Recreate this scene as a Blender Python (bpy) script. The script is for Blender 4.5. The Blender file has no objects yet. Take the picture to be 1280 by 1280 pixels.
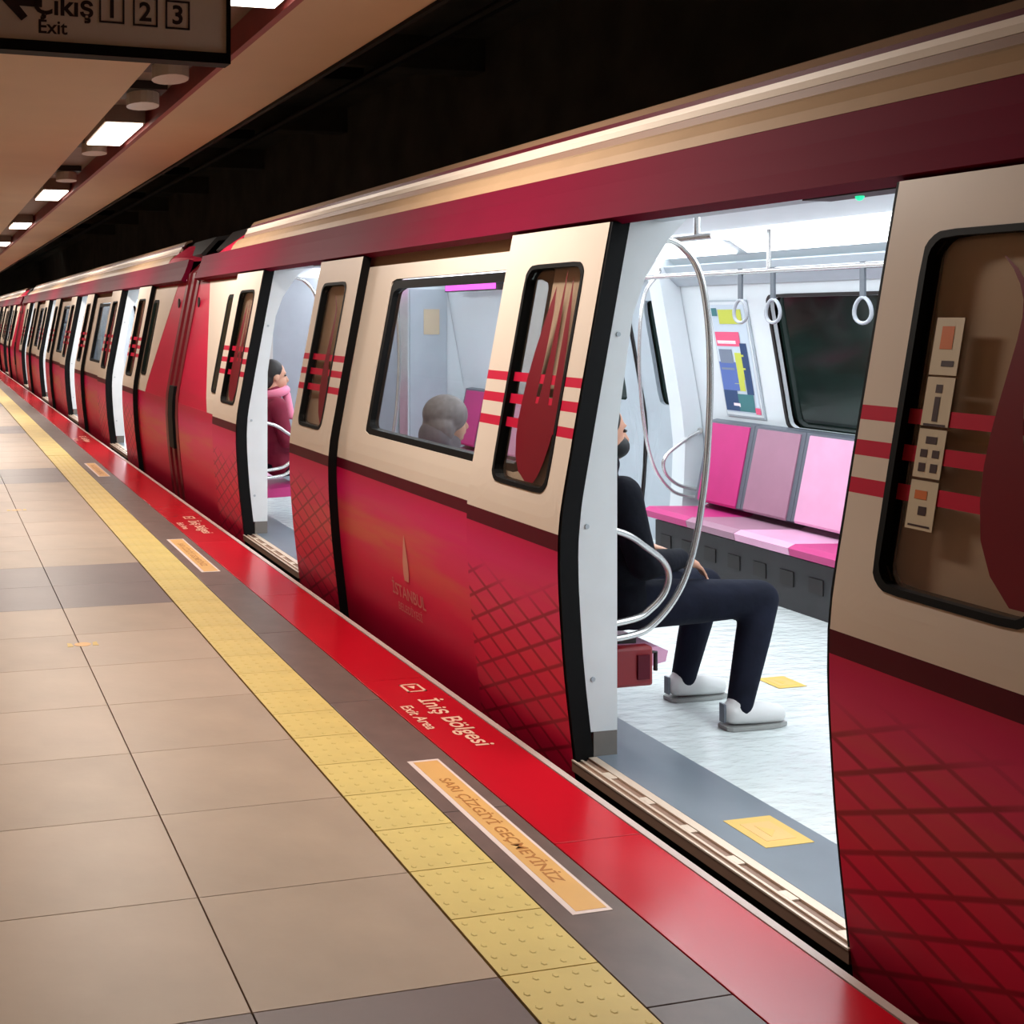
import bpy, bmesh, math, random
from mathutils import Vector, Matrix
random.seed(7)
SC = bpy.context.scene
COL = SC.collection

# ------------------------------------------------------------------ camera, world, exposure
TH = math.atan(342 / 1440.0)                 # the rails run 13.4 degrees to the side of the view axis
cd = bpy.data.cameras.new('camera')
cam = bpy.data.objects.new('camera', cd); COL.objects.link(cam)
cam.location = (0, 0, 1.58)
cam.rotation_euler = (math.pi / 2, 0, -TH)
cd.sensor_fit = 'HORIZONTAL'; cd.sensor_width = 36.0
cd.lens = 36.0 * 1440 / 1280
cd.shift_x = (640 - 250) / 1280.0            # the photograph is an off-centre crop
cd.shift_y = -(640 - 397) / 1280.0
cd.clip_start = 0.05; cd.clip_end = 300
SC.camera = cam
W = bpy.data.worlds.new('world'); SC.world = W; W.use_nodes = True
W.node_tree.nodes['Background'].inputs[0].default_value = (0.02, 0.018, 0.016, 1)
W.node_tree.nodes['Background'].inputs[1].default_value = 0.15
SC.view_settings.view_transform = 'Standard'; SC.view_settings.look = 'None'
SC.view_settings.gamma = 1.0; SC.view_settings.exposure = 0.0
SC.view_settings.use_curve_mapping = False
PLATFORM_W = 74.0      # watts of one platform lamp
CABIN_W = 33.0         # watts of one carriage lamp

# ------------------------------------------------------------------ helpers
def lin(c):
    def f(v):
        v /= 255.0
        return v / 12.92 if v <= 0.04045 else ((v + 0.055) / 1.055) ** 2.4
    return (f(c[0]), f(c[1]), f(c[2]), 1.0)

def new_mat(name):
    m = bpy.data.materials.new(name); m.use_nodes = True
    nt = m.node_tree
    return m, nt, nt.nodes['Principled BSDF']

def mat(name, rgb, rough=0.5, metal=0.0, vary=0.0, scale=6.0, bump=0.0, bscale=60.0, emit=None, estr=0.0, coat=0.0, spec=0.5, stretch=None):
    m, nt, b = new_mat(name)
    c = lin(rgb)
    b.inputs['Base Color'].default_value = c
    b.inputs['Roughness'].default_value = rough
    b.inputs['Metallic'].default_value = metal
    b.inputs['Coat Weight'].default_value = coat
    b.inputs['Coat Roughness'].default_value = 0.12
    b.inputs['Specular IOR Level'].default_value = spec
    tc = nt.nodes.new('ShaderNodeTexCoord')
    src = tc.outputs['Object']
    if stretch:
        mp = nt.nodes.new('ShaderNodeMapping'); mp.inputs['Scale'].default_value = stretch
        nt.links.new(src, mp.inputs['Vector']); src = mp.outputs['Vector']
    if vary:
        n = nt.nodes.new('ShaderNodeTexNoise'); n.inputs['Scale'].default_value = scale; n.inputs['Detail'].default_value = 5
        nt.links.new(src, n.inputs['Vector'])
        r = nt.nodes.new('ShaderNodeValToRGB')
        r.color_ramp.elements[0].position = 0.3; r.color_ramp.elements[1].position = 0.7
        r.color_ramp.elements[0].color = tuple(v * (1 - vary) for v in c[:3]) + (1,)
        r.color_ramp.elements[1].color = tuple(min(1, v * (1 + vary)) for v in c[:3]) + (1,)
        nt.links.new(n.outputs['Fac'], r.inputs['Fac'])
        nt.links.new(r.outputs['Color'], b.inputs['Base Color'])
    if bump:
        n2 = nt.nodes.new('ShaderNodeTexNoise'); n2.inputs['Scale'].default_value = bscale; n2.inputs['Detail'].default_value = 3
        nt.links.new(src, n2.inputs['Vector'])
        bp = nt.nodes.new('ShaderNodeBump'); bp.inputs['Strength'].default_value = bump; bp.inputs['Distance'].default_value = 0.02
        nt.links.new(n2.outputs['Fac'], bp.inputs['Height'])
        nt.links.new(bp.outputs['Normal'], b.inputs['Normal'])
    if emit:
        b.inputs['Emission Color'].default_value = lin(emit); b.inputs['Emission Strength'].default_value = estr
    return m

def glass_mat(name, tint, refl=0.10):
    m = bpy.data.materials.new(name); m.use_nodes = True
    nt = m.node_tree; nt.nodes.clear()
    out = nt.nodes.new('ShaderNodeOutputMaterial')
    mix = nt.nodes.new('ShaderNodeMixShader')
    tr = nt.nodes.new('ShaderNodeBsdfTransparent'); tr.inputs[0].default_value = lin(tint)
    gl = nt.nodes.new('ShaderNodeBsdfGlossy'); gl.inputs['Roughness'].default_value = 0.03
    lw = nt.nodes.new('ShaderNodeLayerWeight'); lw.inputs['Blend'].default_value = 0.5      # the same from both faces of the sheet
    f5 = math_node(nt, 'MULTIPLY', math_node(nt, 'POWER', lw.outputs['Facing'], 4.0), 0.7)
    nt.links.new(math_node(nt, 'ADD', f5, refl, True), mix.inputs[0])
    nt.links.new(tr.outputs[0], mix.inputs[1]); nt.links.new(gl.outputs[0], mix.inputs[2])
    nt.links.new(mix.outputs[0], out.inputs[0])
    return m

def math_node(nt, op, a=None, b=None, clamp=False):
    n = nt.nodes.new('ShaderNodeMath'); n.operation = op; n.use_clamp = clamp
    for i, v in enumerate((a, b)):
        if v is None: continue
        if isinstance(v, (int, float)): n.inputs[i].default_value = v
        else: nt.links.new(v, n.inputs[i])
    return n.outputs[0]

def mix_col(nt, fac, a, b):
    n = nt.nodes.new('ShaderNodeMix'); n.data_type = 'RGBA'
    if isinstance(fac, (int, float)): n.inputs[0].default_value = fac
    else: nt.links.new(fac, n.inputs[0])
    for i, v in ((6, a), (7, b)):
        if isinstance(v, tuple): n.inputs[i].default_value = v
        else: nt.links.new(v, n.inputs[i])
    return n.outputs[2]

def livery_mat(name, lattice):
    """The printed wrap on the lower flanks: crimson to magenta, orange streaks, and on the doors a dark net of scales."""
    m, nt, b = new_mat(name)
    tc = nt.nodes.new('ShaderNodeTexCoord')
    sp = nt.nodes.new('ShaderNodeSeparateXYZ'); nt.links.new(tc.outputs['Object'], sp.inputs[0])
    y, z = sp.outputs['Y'], sp.outputs['Z']
    mr = nt.nodes.new('ShaderNodeMapRange'); mr.inputs[1].default_value = -0.3; mr.inputs[2].default_value = 0.76
    nt.links.new(z, mr.inputs[0])
    r = nt.nodes.new('ShaderNodeValToRGB')
    stops = [(0.0, (150, 4, 38)), (0.3, (200, 14, 60)), (0.55, (224, 36, 84)), (0.75, (228, 46, 102)), (0.88, (222, 26, 108)), (1.0, (194, 10, 66))]
    cr = r.color_ramp
    while len(cr.elements) < len(stops): cr.elements.new(0.5)
    for e, (p, c) in zip(cr.elements, stops): e.position = p; e.color = lin(c)
    nt.links.new(mr.outputs[0], r.inputs[0])
    mp = nt.nodes.new('ShaderNodeMapping'); mp.inputs['Scale'].default_value = (0.2, 0.55, 5.5); mp.inputs['Rotation'].default_value = (0.08, 0, 0)
    nt.links.new(tc.outputs['Object'], mp.inputs['Vector'])
    ns = nt.nodes.new('ShaderNodeTexNoise'); ns.inputs['Scale'].default_value = 1.6; ns.inputs['Detail'].default_value = 3
    nt.links.new(mp.outputs[0], ns.inputs['Vector'])
    st = nt.nodes.new('ShaderNodeMapRange'); st.inputs[1].default_value = 0.42; st.inputs[2].default_value = 0.60
    nt.links.new(ns.outputs['Fac'], st.inputs[0])
    zb = math_node(nt, 'SUBTRACT', 1.0, math_node(nt, 'MULTIPLY', math_node(nt, 'ABSOLUTE', math_node(nt, 'SUBTRACT', z, 0.47)), 4.2), True)
    fac = math_node(nt, 'MULTIPLY', math_node(nt, 'MULTIPLY', st.outputs[0], zb), 0.30 if lattice else 0.6, True)
    col = mix_col(nt, fac, r.outputs[0], lin((216, 118, 70)))
    st2 = nt.nodes.new('ShaderNodeMapRange'); st2.inputs[1].default_value = 0.35; st2.inputs[2].default_value = 0.75
    nt.links.new(ns.outputs['Fac'], st2.inputs[0])
    if lattice:
        lines = None
        for s in (0.44, -0.44):
            a = math_node(nt, 'ADD', z, math_node(nt, 'MULTIPLY', y, s))
            a = math_node(nt, 'DIVIDE', a, 0.098)
            f = math_node(nt, 'ABSOLUTE', math_node(nt, 'SUBTRACT', math_node(nt, 'FRACT', a), 0.5))
            l = nt.nodes.new('ShaderNodeMapRange'); l.inputs[1].default_value = 0.04; l.inputs[2].default_value = 0.10
            l.inputs[3].default_value = 1.0; l.inputs[4].default_value = 0.0
            nt.links.new(f, l.inputs[0])
            lines = l.outputs[0] if lines is None else math_node(nt, 'MAXIMUM', lines, l.outputs[0])
        n3 = nt.nodes.new('ShaderNodeTexNoise'); n3.inputs['Scale'].default_value = 2.4
        nt.links.new(tc.outputs['Object'], n3.inputs['Vector'])
        edge = math_node(nt, 'ADD', z, math_node(nt, 'MULTIPLY', math_node(nt, 'SUBTRACT', n3.outputs['Fac'], 0.5), 0.35))
        fd = nt.nodes.new('ShaderNodeMapRange'); fd.inputs[1].default_value = 0.50; fd.inputs[2].default_value = 0.62
        fd.inputs[3].default_value = 0.62; fd.inputs[4].default_value = 0.0
        nt.links.new(edge, fd.inputs[0])
        col = mix_col(nt, math_node(nt, 'MULTIPLY', lines, fd.outputs[0]), col, lin((96, 4, 14)))
    nt.links.new(col, b.inputs['Base Color'])
    b.inputs['Roughness'].default_value = 0.42; b.inputs['Specular IOR Level'].default_value = 0.25
    b.inputs['Coat Weight'].default_value = 0.06; b.inputs['Coat Roughness'].default_value = 0.15
    return m

def stripe_mat(name):
    """Cream enamel with three red stripes printed round the door at fixed heights."""
    m, nt, b = new_mat(name)
    tc = nt.nodes.new('ShaderNodeTexCoord')
    sp = nt.nodes.new('ShaderNodeSeparateXYZ'); nt.links.new(tc.outputs['Object'], sp.inputs[0])
    tot = None
    for z0, z1 in ((1.326, 1.362), (1.238, 1.276), (1.145, 1.183)):
        g = math_node(nt, 'MULTIPLY', math_node(nt, 'GREATER_THAN', sp.outputs['Z'], z0), math_node(nt, 'LESS_THAN', sp.outputs['Z'], z1))
        tot = g if tot is None else math_node(nt, 'ADD', tot, g, True)
    n = nt.nodes.new('ShaderNodeTexNoise'); n.inputs['Scale'].default_value = 3.0
    nt.links.new(tc.outputs['Object'], n.inputs['Vector'])
    cream = mix_col(nt, n.outputs['Fac'], lin((222, 206, 191)), lin((216, 198, 182)))
    nt.links.new(mix_col(nt, tot, cream, lin((196, 24, 60))), b.inputs['Base Color'])
    b.inputs['Roughness'].default_value = 0.38
    return m

class MB:
    def __init__(self): self.v = []; self.f = []; self.m = []
    def quadgrid(self, g, mi=0, flip=False):
        o = len(self.v); nr = len(g); nc = len(g[0])
        for row in g: self.v.extend([tuple(p) for p in row])
        for i in range(nr - 1):
            for j in range(nc - 1):
                a = o + i * nc + j
                self.f.append((a, a + 1, a + nc + 1, a + nc)); self.m.append(mi)
    def poly(self, pts, mi=0):
        o = len(self.v); self.v.extend([tuple(p) for p in pts])
        self.f.append(tuple(range(o, o + len(pts)))); self.m.append(mi)
    def box(self, x0, x1, y0, y1, z0, z1, mi=0):
        o = len(self.v)
        self.v += [(x0, y0, z0), (x1, y0, z0), (x1, y1, z0), (x0, y1, z0), (x0, y0, z1), (x1, y0, z1), (x1, y1, z1), (x0, y1, z1)]
        for f in ((0, 3, 2, 1), (4, 5, 6, 7), (0, 1, 5, 4), (1, 2, 6, 5), (2, 3, 7, 6), (3, 0, 4, 7)):
            self.f.append(tuple(o + i for i in f)); self.m.append(mi)
    def prism(self, poly, axis_fn, a, b, mi=0, caps=True):
        """poly: 2-D points; axis_fn(p, t) -> 3-D point; swept from t=a to t=b"""
        o = len(self.v); n = len(poly)
        self.v += [tuple(axis_fn(p, a)) for p in poly] + [tuple(axis_fn(p, b)) for p in poly]
        for i in range(n):
            j = (i + 1) % n
            self.f.append((o + i, o + j, o + n + j, o + n + i)); self.m.append(mi)
        if caps:
            self.f.append(tuple(o + i for i in range(n))); self.m.append(mi)
            self.f.append(tuple(o + n + i for i in range(n))); self.m.append(mi)
    def ribbon(self, pts, a, b, t, mi=0):
        """open profile of (x, z) points swept along y from a to b, t thick towards +x/-z side"""
        n = len(pts); back = []
        for i, (x, z) in enumerate(pts):
            p = pts[max(0, i - 1)]; q = pts[min(n - 1, i + 1)]
            dx, dz = q[0] - p[0], q[1] - p[1]; l = math.hypot(dx, dz) or 1
            back.append((x + t * dz / l, z - t * dx / l))
        self.prism(pts + back[::-1], lambda p, y: (p[0], y, p[1]), a, b, mi)
    def tube(self, pts, r, n=10, mi=0, closed=False):
        pts = [Vector(p) for p in pts]; k = len(pts); o = len(self.v)
        t0 = (pts[1] - pts[0]).normalized()
        up = Vector((0, 0, 1)) if abs(t0.z) < 0.9 else Vector((0, 1, 0))
        nrm = (up - t0 * up.dot(t0)).normalized()
        for i, p in enumerate(pts):
            if closed: t = (pts[(i + 1) % k] - pts[i - 1]).normalized()
            else: t = (pts[min(k - 1, i + 1)] - pts[max(0, i - 1)]).normalized()
            nrm = (nrm - t * nrm.dot(t)).normalized(); bn = t.cross(nrm)
            rr = r[i] if isinstance(r, (list, tuple)) else r
            for j in range(n):
                a = 2 * math.pi * j / n
                self.v.append(tuple(p + (nrm * math.cos(a) + bn * math.sin(a)) * rr))
        for i in range(k if closed else k - 1):
            i2 = (i + 1) % k
            for j in range(n):
                j2 = (j + 1) % n
                self.f.append((o + i * n + j, o + i * n + j2, o + i2 * n + j2, o + i2 * n + j)); self.m.append(mi)
        if not closed:
            self.f.append(tuple(o + j for j in range(n))); self.m.append(mi)
            self.f.append(tuple(o + (k - 1) * n + j for j in range(n))); self.m.append(mi)
    def ball(self, c, r, nu=12, nv=8, mi=0, rot=None):
        if isinstance(r, (int, float)): r = (r, r, r)
        o = len(self.v); c = Vector(c)
        for i in range(nv + 1):
            a = math.pi * i / nv
            for j in range(nu):
                b = 2 * math.pi * j / nu
                p = Vector((r[0] * math.sin(a) * math.cos(b), r[1] * math.sin(a) * math.sin(b), r[2] * math.cos(a)))
                if rot: p = rot @ p
                self.v.append(tuple(c + p))
        for i in range(nv):
            for j in range(nu):
                j2 = (j + 1) % nu
                self.f.append((o + i * nu + j, o + i * nu + j2, o + (i + 1) * nu + j2, o + (i + 1) * nu + j)); self.m.append(mi)
    def limb(self, pts, radii, n=12, mi=0):
        self.tube(pts, radii, n, mi)
        for p, r in zip(pts, radii): self.ball(p, r, n, 8, mi)
    def mesh(self, name, mats, bevel=0.0, smooth=False):
        me = bpy.data.meshes.new(name)
        me.from_pydata(self.v, [], self.f)
        for m in mats: me.materials.append(m)
        me.polygons.foreach_set('material_index', self.m)
        bm = bmesh.new(); bm.from_mesh(me)
        bmesh.ops.remove_doubles(bm, verts=bm.verts, dist=1e-5)
        bmesh.ops.recalc_face_normals(bm, faces=bm.faces)
        if bevel: bmesh.ops.bevel(bm, geom=[e for e in bm.edges if e.calc_face_angle(0) > 0.5], offset=bevel, segments=2, affect='EDGES', profile=0.5)
        if smooth:
            for f in bm.faces: f.smooth = True
            for e in bm.edges:
                if len(e.link_faces) == 2 and e.calc_face_angle(0) > 0.7: e.smooth = False
        bm.to_mesh(me); bm.free()
        return me
    def build(self, name, mats, parent=None, loc=(0, 0, 0), bevel=0.0, smooth=False):
        return link(name, self.mesh(name, mats if isinstance(mats, (list, tuple)) else [mats], bevel, smooth), parent, loc)

def link(name, me, parent=None, loc=(0, 0, 0)):
    o = bpy.data.objects.new(name, me); COL.objects.link(o)
    if parent: o.parent = parent
    o.location = loc
    return o

def tag(o, label=None, cat=None, group=None, kind=None):
    if label: o['label'] = label
    if cat: o['category'] = cat
    if group: o['group'] = group
    if kind: o['kind'] = kind
    return o

def empty(name, loc, label=None, cat=None, group=None, kind=None):
    o = bpy.data.objects.new(name, None); COL.objects.link(o); o.location = loc
    return tag(o, label, cat, group, kind)

def kids(o): return [c for c in bpy.data.objects if c.parent == o]
def copy_tree(o, parent=None):
    c = o.copy(); COL.objects.link(c)
    if parent: c.parent = parent
    for k in list(o.children): copy_tree(k, c)
    return c

CACHE = {}
def cached(key, fn):
    if key not in CACHE: CACHE[key] = fn()
    return CACHE[key]

def spline(pts, n=8):
    out = []; P = [Vector(p) for p in pts]
    for i in range(len(P) - 1):
        p0 = P[max(0, i - 1)]; p1 = P[i]; p2 = P[i + 1]; p3 = P[min(len(P) - 1, i + 2)]
        for k in range(n):
            t = k / n
            out.append(0.5 * ((2 * p1) + (p2 - p0) * t + (2 * p0 - 5 * p1 + 4 * p2 - p3) * t * t + (3 * p1 - p0 - 3 * p2 + p3) * t ** 3))
    out.append(P[-1]); return out

def text_geo(s, size, bold=0.0):
    cu = bpy.data.curves.new('t', 'FONT'); cu.body = s; cu.size = size; cu.align_x = 'CENTER'; cu.offset = bold
    cu.resolution_u = 3
    o = bpy.data.objects.new('t', cu); COL.objects.link(o)
    dg = bpy.context.evaluated_depsgraph_get()
    me = bpy.data.meshes.new_from_object(o.evaluated_get(dg))
    vs = [tuple(v.co) for v in me.vertices]; fs = [tuple(p.vertices) for p in me.polygons]
    bpy.data.objects.remove(o); bpy.data.curves.remove(cu); bpy.data.meshes.remove(me)
    return vs, fs
def add_text(mb, s, size, fn, mi=0, bold=0.0):
    vs, fs = text_geo(s, size, bold); o = len(mb.v)
    mb.v += [tuple(fn(x, y)) for x, y, _ in vs]
    for f in fs: mb.f.append(tuple(o + i for i in f)); mb.m.append(mi)

# ------------------------------------------------------------------ the carriage's cross-section (outer skin, platform side)
PROF = [(-1.0, 2.36), (-0.4, 2.30), (0.0, 2.25), (0.4, 2.205), (0.8, 2.19), (1.1, 2.238), (1.5, 2.315), (1.94, 2.402), (2.3, 2.48)]
XM = 3.70                                     # middle of the carriage
def prof(z):
    P = PROF
    if z <= P[0][0]: return P[0][1]
    for i in range(len(P) - 1):
        if z <= P[i + 1][0]:
            z0, x0 = P[i]; z1, x1 = P[i + 1]
            def sl(j):
                a = max(0, j - 1); b = min(len(P) - 1, j + 1)
                return (P[b][1] - P[a][1]) / (P[b][0] - P[a][0])
            h = z1 - z0; t = (z - z0) / h
            return ((1 + 2 * t) * (1 - t) ** 2) * x0 + t * (1 - t) ** 2 * h * sl(i) + t * t * (3 - 2 * t) * x1 + t * t * (t - 1) * h * sl(i + 1)
    return P[-1][1]

def skin_quad(mb, c, off=0.0, t=0.03, nu=2, nv=8, mi=0, mi_edge=None, X=lambda x: x):
    """c: four (y, z) corners going round; the patch follows the flank, `off` proud of it, t thick"""
    def P(u, v, o):
        y = (c[0][0] * (1 - u) + c[1][0] * u) * (1 - v) + (c[3][0] * (1 - u) + c[2][0] * u) * v
        z = (c[0][1] * (1 - u) + c[1][1] * u) * (1 - v) + (c[3][1] * (1 - u) + c[2][1] * u) * v
        return (X(prof(z) - o), y, z)
    fr = [[P(i / nu, j / nv, off) for i in range(nu + 1)] for j in range(nv + 1)]
    bk = [[P(i / nu, j / nv, off - t) for i in range(nu + 1)] for j in range(nv + 1)]
    mb.quadgrid(fr, mi); mb.quadgrid(bk, mi)
    e = mi if mi_edge is None else mi_edge
    mb.quadgrid([fr[0], bk[0]], e); mb.quadgrid([fr[-1], bk[-1]], e)
    mb.quadgrid([[r[0] for r in fr], [r[0] for r in bk]], e); mb.quadgrid([[r[-1] for r in fr], [r[-1] for r in bk]], e)

def rr_dist(dx, dz, hw, hh, r):
    """distance from the centre to a rounded rectangle along a direction"""
    lo, hi = 0.0, 10.0
    for _ in range(40):
        m = (lo + hi) / 2; x = abs(dx * m); z = abs(dz * m)
        if x <= hw - r or z <= hh - r: inside = x <= hw and z <= hh
        else: inside = math.hypot(x - (hw - r), z - (hh - r)) <= r
        lo, hi = (m, hi) if inside else (lo, m)
    return lo
def rr_angles(outer, hw, hh):
    a = [2 * math.pi * i / 64 for i in range(64)]
    cy, cz, y0, z0, y1, z1 = outer
    a += [math.atan2(z - cz, y - cy) % (2 * math.pi) for y in (y0, y1) for z in (z0, z1)]
    for r_ in (0.02, 0.05):
        a += [math.atan2(sz * (hh - r_), sy * (hw - r_)) % (2 * math.pi) for sz in (1, -1) for sy in (1, -1)]
    a = sorted(set(round(x, 5) for x in a)); return a
def skin_ring(mb, rect, win, r, off, t, mi=0, mi_edge=None, outer_round=None, X=lambda x: x):
    """rect (y0, z0, y1, z1) with a rounded window win cut out; outer_round rounds the outer edge too"""
    y0, z0, y1, z1 = rect; cy = (win[0] + win[2]) / 2; cz = (win[1] + win[3]) / 2
    hw = (win[2] - win[0]) / 2; hh = (win[3] - win[1]) / 2
    ang = rr_angles((cy, cz, y0, z0, y1, z1), hw, hh)
    lev = []
    for k in range(4):
        row = []
        for a in ang:
            dx, dz = math.cos(a), math.sin(a)
            di = rr_dist(dx, dz, hw, hh, r)
            if outer_round is None:
                cand = []
                if dx > 1e-9: cand.append((y1 - cy) / dx)
                if dx < -1e-9: cand.append((y0 - cy) / dx)
                if dz > 1e-9: cand.append((z1 - cz) / dz)
                if dz < -1e-9: cand.append((z0 - cz) / dz)
                do = min(cand)
            else: do = rr_dist(dx, dz, (y1 - y0) / 2, (z1 - z0) / 2, outer_round)
            d = di + (do - di) * k / 3
            row.append((cy + dx * d, cz + dz * d))
        row.append(row[0]); lev.append(row)
    fr = [[(X(prof(z) - off), y, z) for y, z in row] for row in lev]
    bk = [[(X(prof(z) - off + t), y, z) for y, z in row] for row in lev]
    mb.quadgrid(fr, mi); mb.quadgrid(bk, mi)
    e = mi if mi_edge is None else mi_edge
    mb.quadgrid([fr[0], bk[0]], e); mb.quadgrid([fr[-1], bk[-1]], e)
def skin_fill(mb, win, r, off, t, mi=0, X=lambda x: x):
    cy = (win[0] + win[2]) / 2; cz = (win[1] + win[3]) / 2; hw = (win[2] - win[0]) / 2; hh = (win[3] - win[1]) / 2
    ang = [2 * math.pi * i / 64 for i in range(64)]
    rows = []
    for k in range(6):
        row = []
        for a in ang:
            d = rr_dist(math.cos(a), math.sin(a), hw, hh, r) * max(k / 5, 0.001)
            row.append((cy + math.cos(a) * d, cz + math.sin(a) * d))
        row.append(row[0]); rows.append(row)
    fr = [[(X(prof(z) - off), y, z) for y, z in row] for row in rows]
    bk = [[(X(prof(z) - off + t), y, z) for y, z in row] for row in rows]
    mb.quadgrid(fr, mi); mb.quadgrid(bk, mi); mb.quadgrid([fr[-1], bk[-1]], mi)
def skin_flat(mb, poly, off, mi=0, t=0.0015):
    """a thin print following the flank: polygon strip given as paired (left, right) outline points"""
    g = [[(prof(a[1]) - off, a[0], a[1]), (prof(b[1]) - off, b[0], b[1])] for a, b in poly]
    mb.quadgrid(g, mi)

# ------------------------------------------------------------------ materials
M = {}
M['roofband'] = mat('roof_band_tan', (170, 138, 106), 0.5, vary=0.05)
M['roofcrest'] = mat('roof_crest_brown', (128, 98, 74), 0.55)
M['tile'] = mat('platform_tile', (176, 153, 131), 0.42, vary=0.10, scale=2.2, bump=0.02, bscale=30)
M['tile2'] = mat('platform_tile_warm', (170, 147, 125), 0.42, vary=0.10, scale=2.6, bump=0.02, bscale=30)
M['tile_dark'] = mat('platform_tile_dark', (118, 102, 98), 0.4, vary=0.12, scale=2.2, bump=0.02, bscale=30)
M['grout'] = mat('grout', (122, 98, 80), 0.8, vary=0.1)
M['yellow'] = mat('tactile_yellow', (216, 189, 110), 0.5, vary=0.08, scale=5)
M['red_edge'] = mat('edge_red', (190, 14, 32), 0.22, vary=0.07, scale=2.0, bump=0.015, bscale=25)
M['granite'] = mat('edge_granite', (106, 88, 80), 0.4, vary=0.15, scale=8)
M['nosing'] = mat('edge_nosing', (196, 176, 168), 0.4, vary=0.08)
M['ceiling'] = mat('ceiling_panel', (200, 174, 143), 0.55, vary=0.05, scale=1.2)
M['wall'] = mat('wall_cladding', (170, 142, 118), 0.5, vary=0.08, scale=1.5)
M['channel'] = mat('channel_metal', (120, 100, 88), 0.5, vary=0.1)
M['channel_red'] = mat('channel_red', (140, 52, 52), 0.5, vary=0.1)
M['concrete'] = mat('tunnel_concrete', (110, 102, 90), 0.9, vary=0.25, scale=1.5, bump=0.2, bscale=8)
M['black'] = mat('black_rubber', (9, 8, 9), 0.6, spec=0.15)
M['dark'] = mat('dark_metal', (34, 31, 30), 0.5)
M['signface'] = mat('sign_face', (226, 208, 192), 0.5)
M['ink'] = mat('sign_ink', (42, 22, 26), 0.5)
M['white_print'] = mat('white_print', (238, 196, 170), 0.5)
M['cream'] = mat('cream_enamel', (222, 206, 190), 0.42, vary=0.03, scale=2.0)
M['cream_door'] = stripe_mat('cream_enamel_striped')
M['tan'] = mat('track_recess_shade', (160, 128, 92), 0.5)  # shade of the recess above the wall panels, put into the track's colour
M['maroon'] = mat('maroon_enamel', (84, 4, 28), 0.45, vary=0.05, spec=0.2)
M['crimson'] = mat('crimson_cornice', (104, 3, 36), 0.6, vary=0.06, scale=2, spec=0.06)
M['end_red'] = mat('carriage_end_red', (204, 22, 66), 0.42, spec=0.25, vary=0.1, scale=1.2, stretch=(1, 0.6, 3))
M['end_dark'] = mat('carriage_end_dark_red', (120, 8, 26), 0.45, vary=0.08)
M['livery'] = livery_mat('flank_wrap', False)
M['livery_net'] = livery_mat('door_wrap_net', True)
M['tulip'] = mat('tulip_print', (112, 10, 28), 0.35)
M['stripe'] = mat('stripe_print', (190, 22, 56), 0.35)
M['glass'] = glass_mat('window_glass', (240, 243, 244), 0.03)
M['glass_door'] = glass_mat('door_glass', (247, 243, 238), 0.12)
M['sticker'] = mat('sticker_paper', (206, 188, 160), 0.5)
M['sticker_ink'] = mat('sticker_ink', (58, 34, 34), 0.5)
M['sticker_orange'] = mat('sticker_orange', (206, 108, 52), 0.5)
M['wallwhite'] = mat('interior_white', (216, 224, 228), 0.38, vary=0.02)
M['jamb'] = mat('interior_grey_white', (224, 229, 232), 0.4, vary=0.03)
M['intgrey'] = mat('interior_grey', (176, 187, 195), 0.4, vary=0.04)
M['kick'] = mat('kick_plate', (122, 116, 110), 0.4, vary=0.1)
M['curtain'] = mat('gangway_curtain_grey', (138, 144, 152), 0.5, vary=0.05)
M['carfloor'] = mat('carriage_floor', (206, 214, 214), 0.14, vary=0.05, scale=3, bump=0.5, bscale=11, stretch=(1, 2.2, 1))
M['carstrip'] = mat('carriage_floor_strip', (112, 122, 132), 0.3, vary=0.08, scale=4)
M['steel'] = mat('brushed_steel', (200, 196, 192), 0.28, metal=0.9, vary=0.05, scale=20)
M['rail'] = mat('satin_rail', (206, 206, 206), 0.22, metal=0.75)
M['sill'] = mat('sill_metal', (220, 200, 180), 0.4, metal=0.35)
M['sillbrown'] = mat('sill_brown', (138, 106, 88), 0.55)
M['shell'] = mat('seat_shell', (92, 98, 108), 0.4)
M['magenta'] = mat('seat_magenta', (184, 44, 116), 0.45, vary=0.05)
M['mauve'] = mat('seat_mauve', (158, 116, 136), 0.45, vary=0.05)
M['pink'] = mat('seat_pink', (218, 160, 192), 0.45, vary=0.05)
M['skirt'] = mat('bench_skirt', (46, 46, 48), 0.5, vary=0.15)
M['darkglass'] = mat('dark_window_glass', (22, 34, 30), 0.08, vary=0.4, scale=2.5)
M['strap'] = mat('strap_web', (84, 90, 98), 0.5)
M['ring'] = mat('strap_ring', (150, 154, 162), 0.35)
M['pink_led'] = mat('pink_display', (240, 90, 220), 0.4, emit=(238, 70, 215), estr=1.6)
M['green_led'] = mat('green_lamp', (60, 220, 170), 0.4, emit=(40, 220, 160), estr=1.2)
M['redbox'] = mat('red_box', (132, 8, 24), 0.4, vary=0.06)
M['yellow_st'] = mat('yellow_sticker', (206, 172, 84), 0.45, vary=0.05)
M['orange_st'] = mat('orange_sticker', (222, 170, 100), 0.45, vary=0.07)
M['orange_ink'] = mat('orange_ink', (176, 112, 48), 0.5)
M['pale_edge'] = mat('pale_sticker_edge', (228, 206, 196), 0.5)
M['skin'] = mat('skin', (196, 146, 122), 0.5, vary=0.05)
M['jacket'] = mat('navy_jacket', (15, 17, 26), 0.85, spec=0.15, vary=0.2, scale=12, bump=0.3, bscale=16)
M['jeans'] = mat('dark_jeans', (20, 23, 37), 0.85, spec=0.15, vary=0.25, scale=10, bump=0.25, bscale=18)
M['sneaker'] = mat('white_sneaker', (212, 212, 212), 0.5)
M['sole'] = mat('grey_sole', (150, 152, 150), 0.6)
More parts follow.
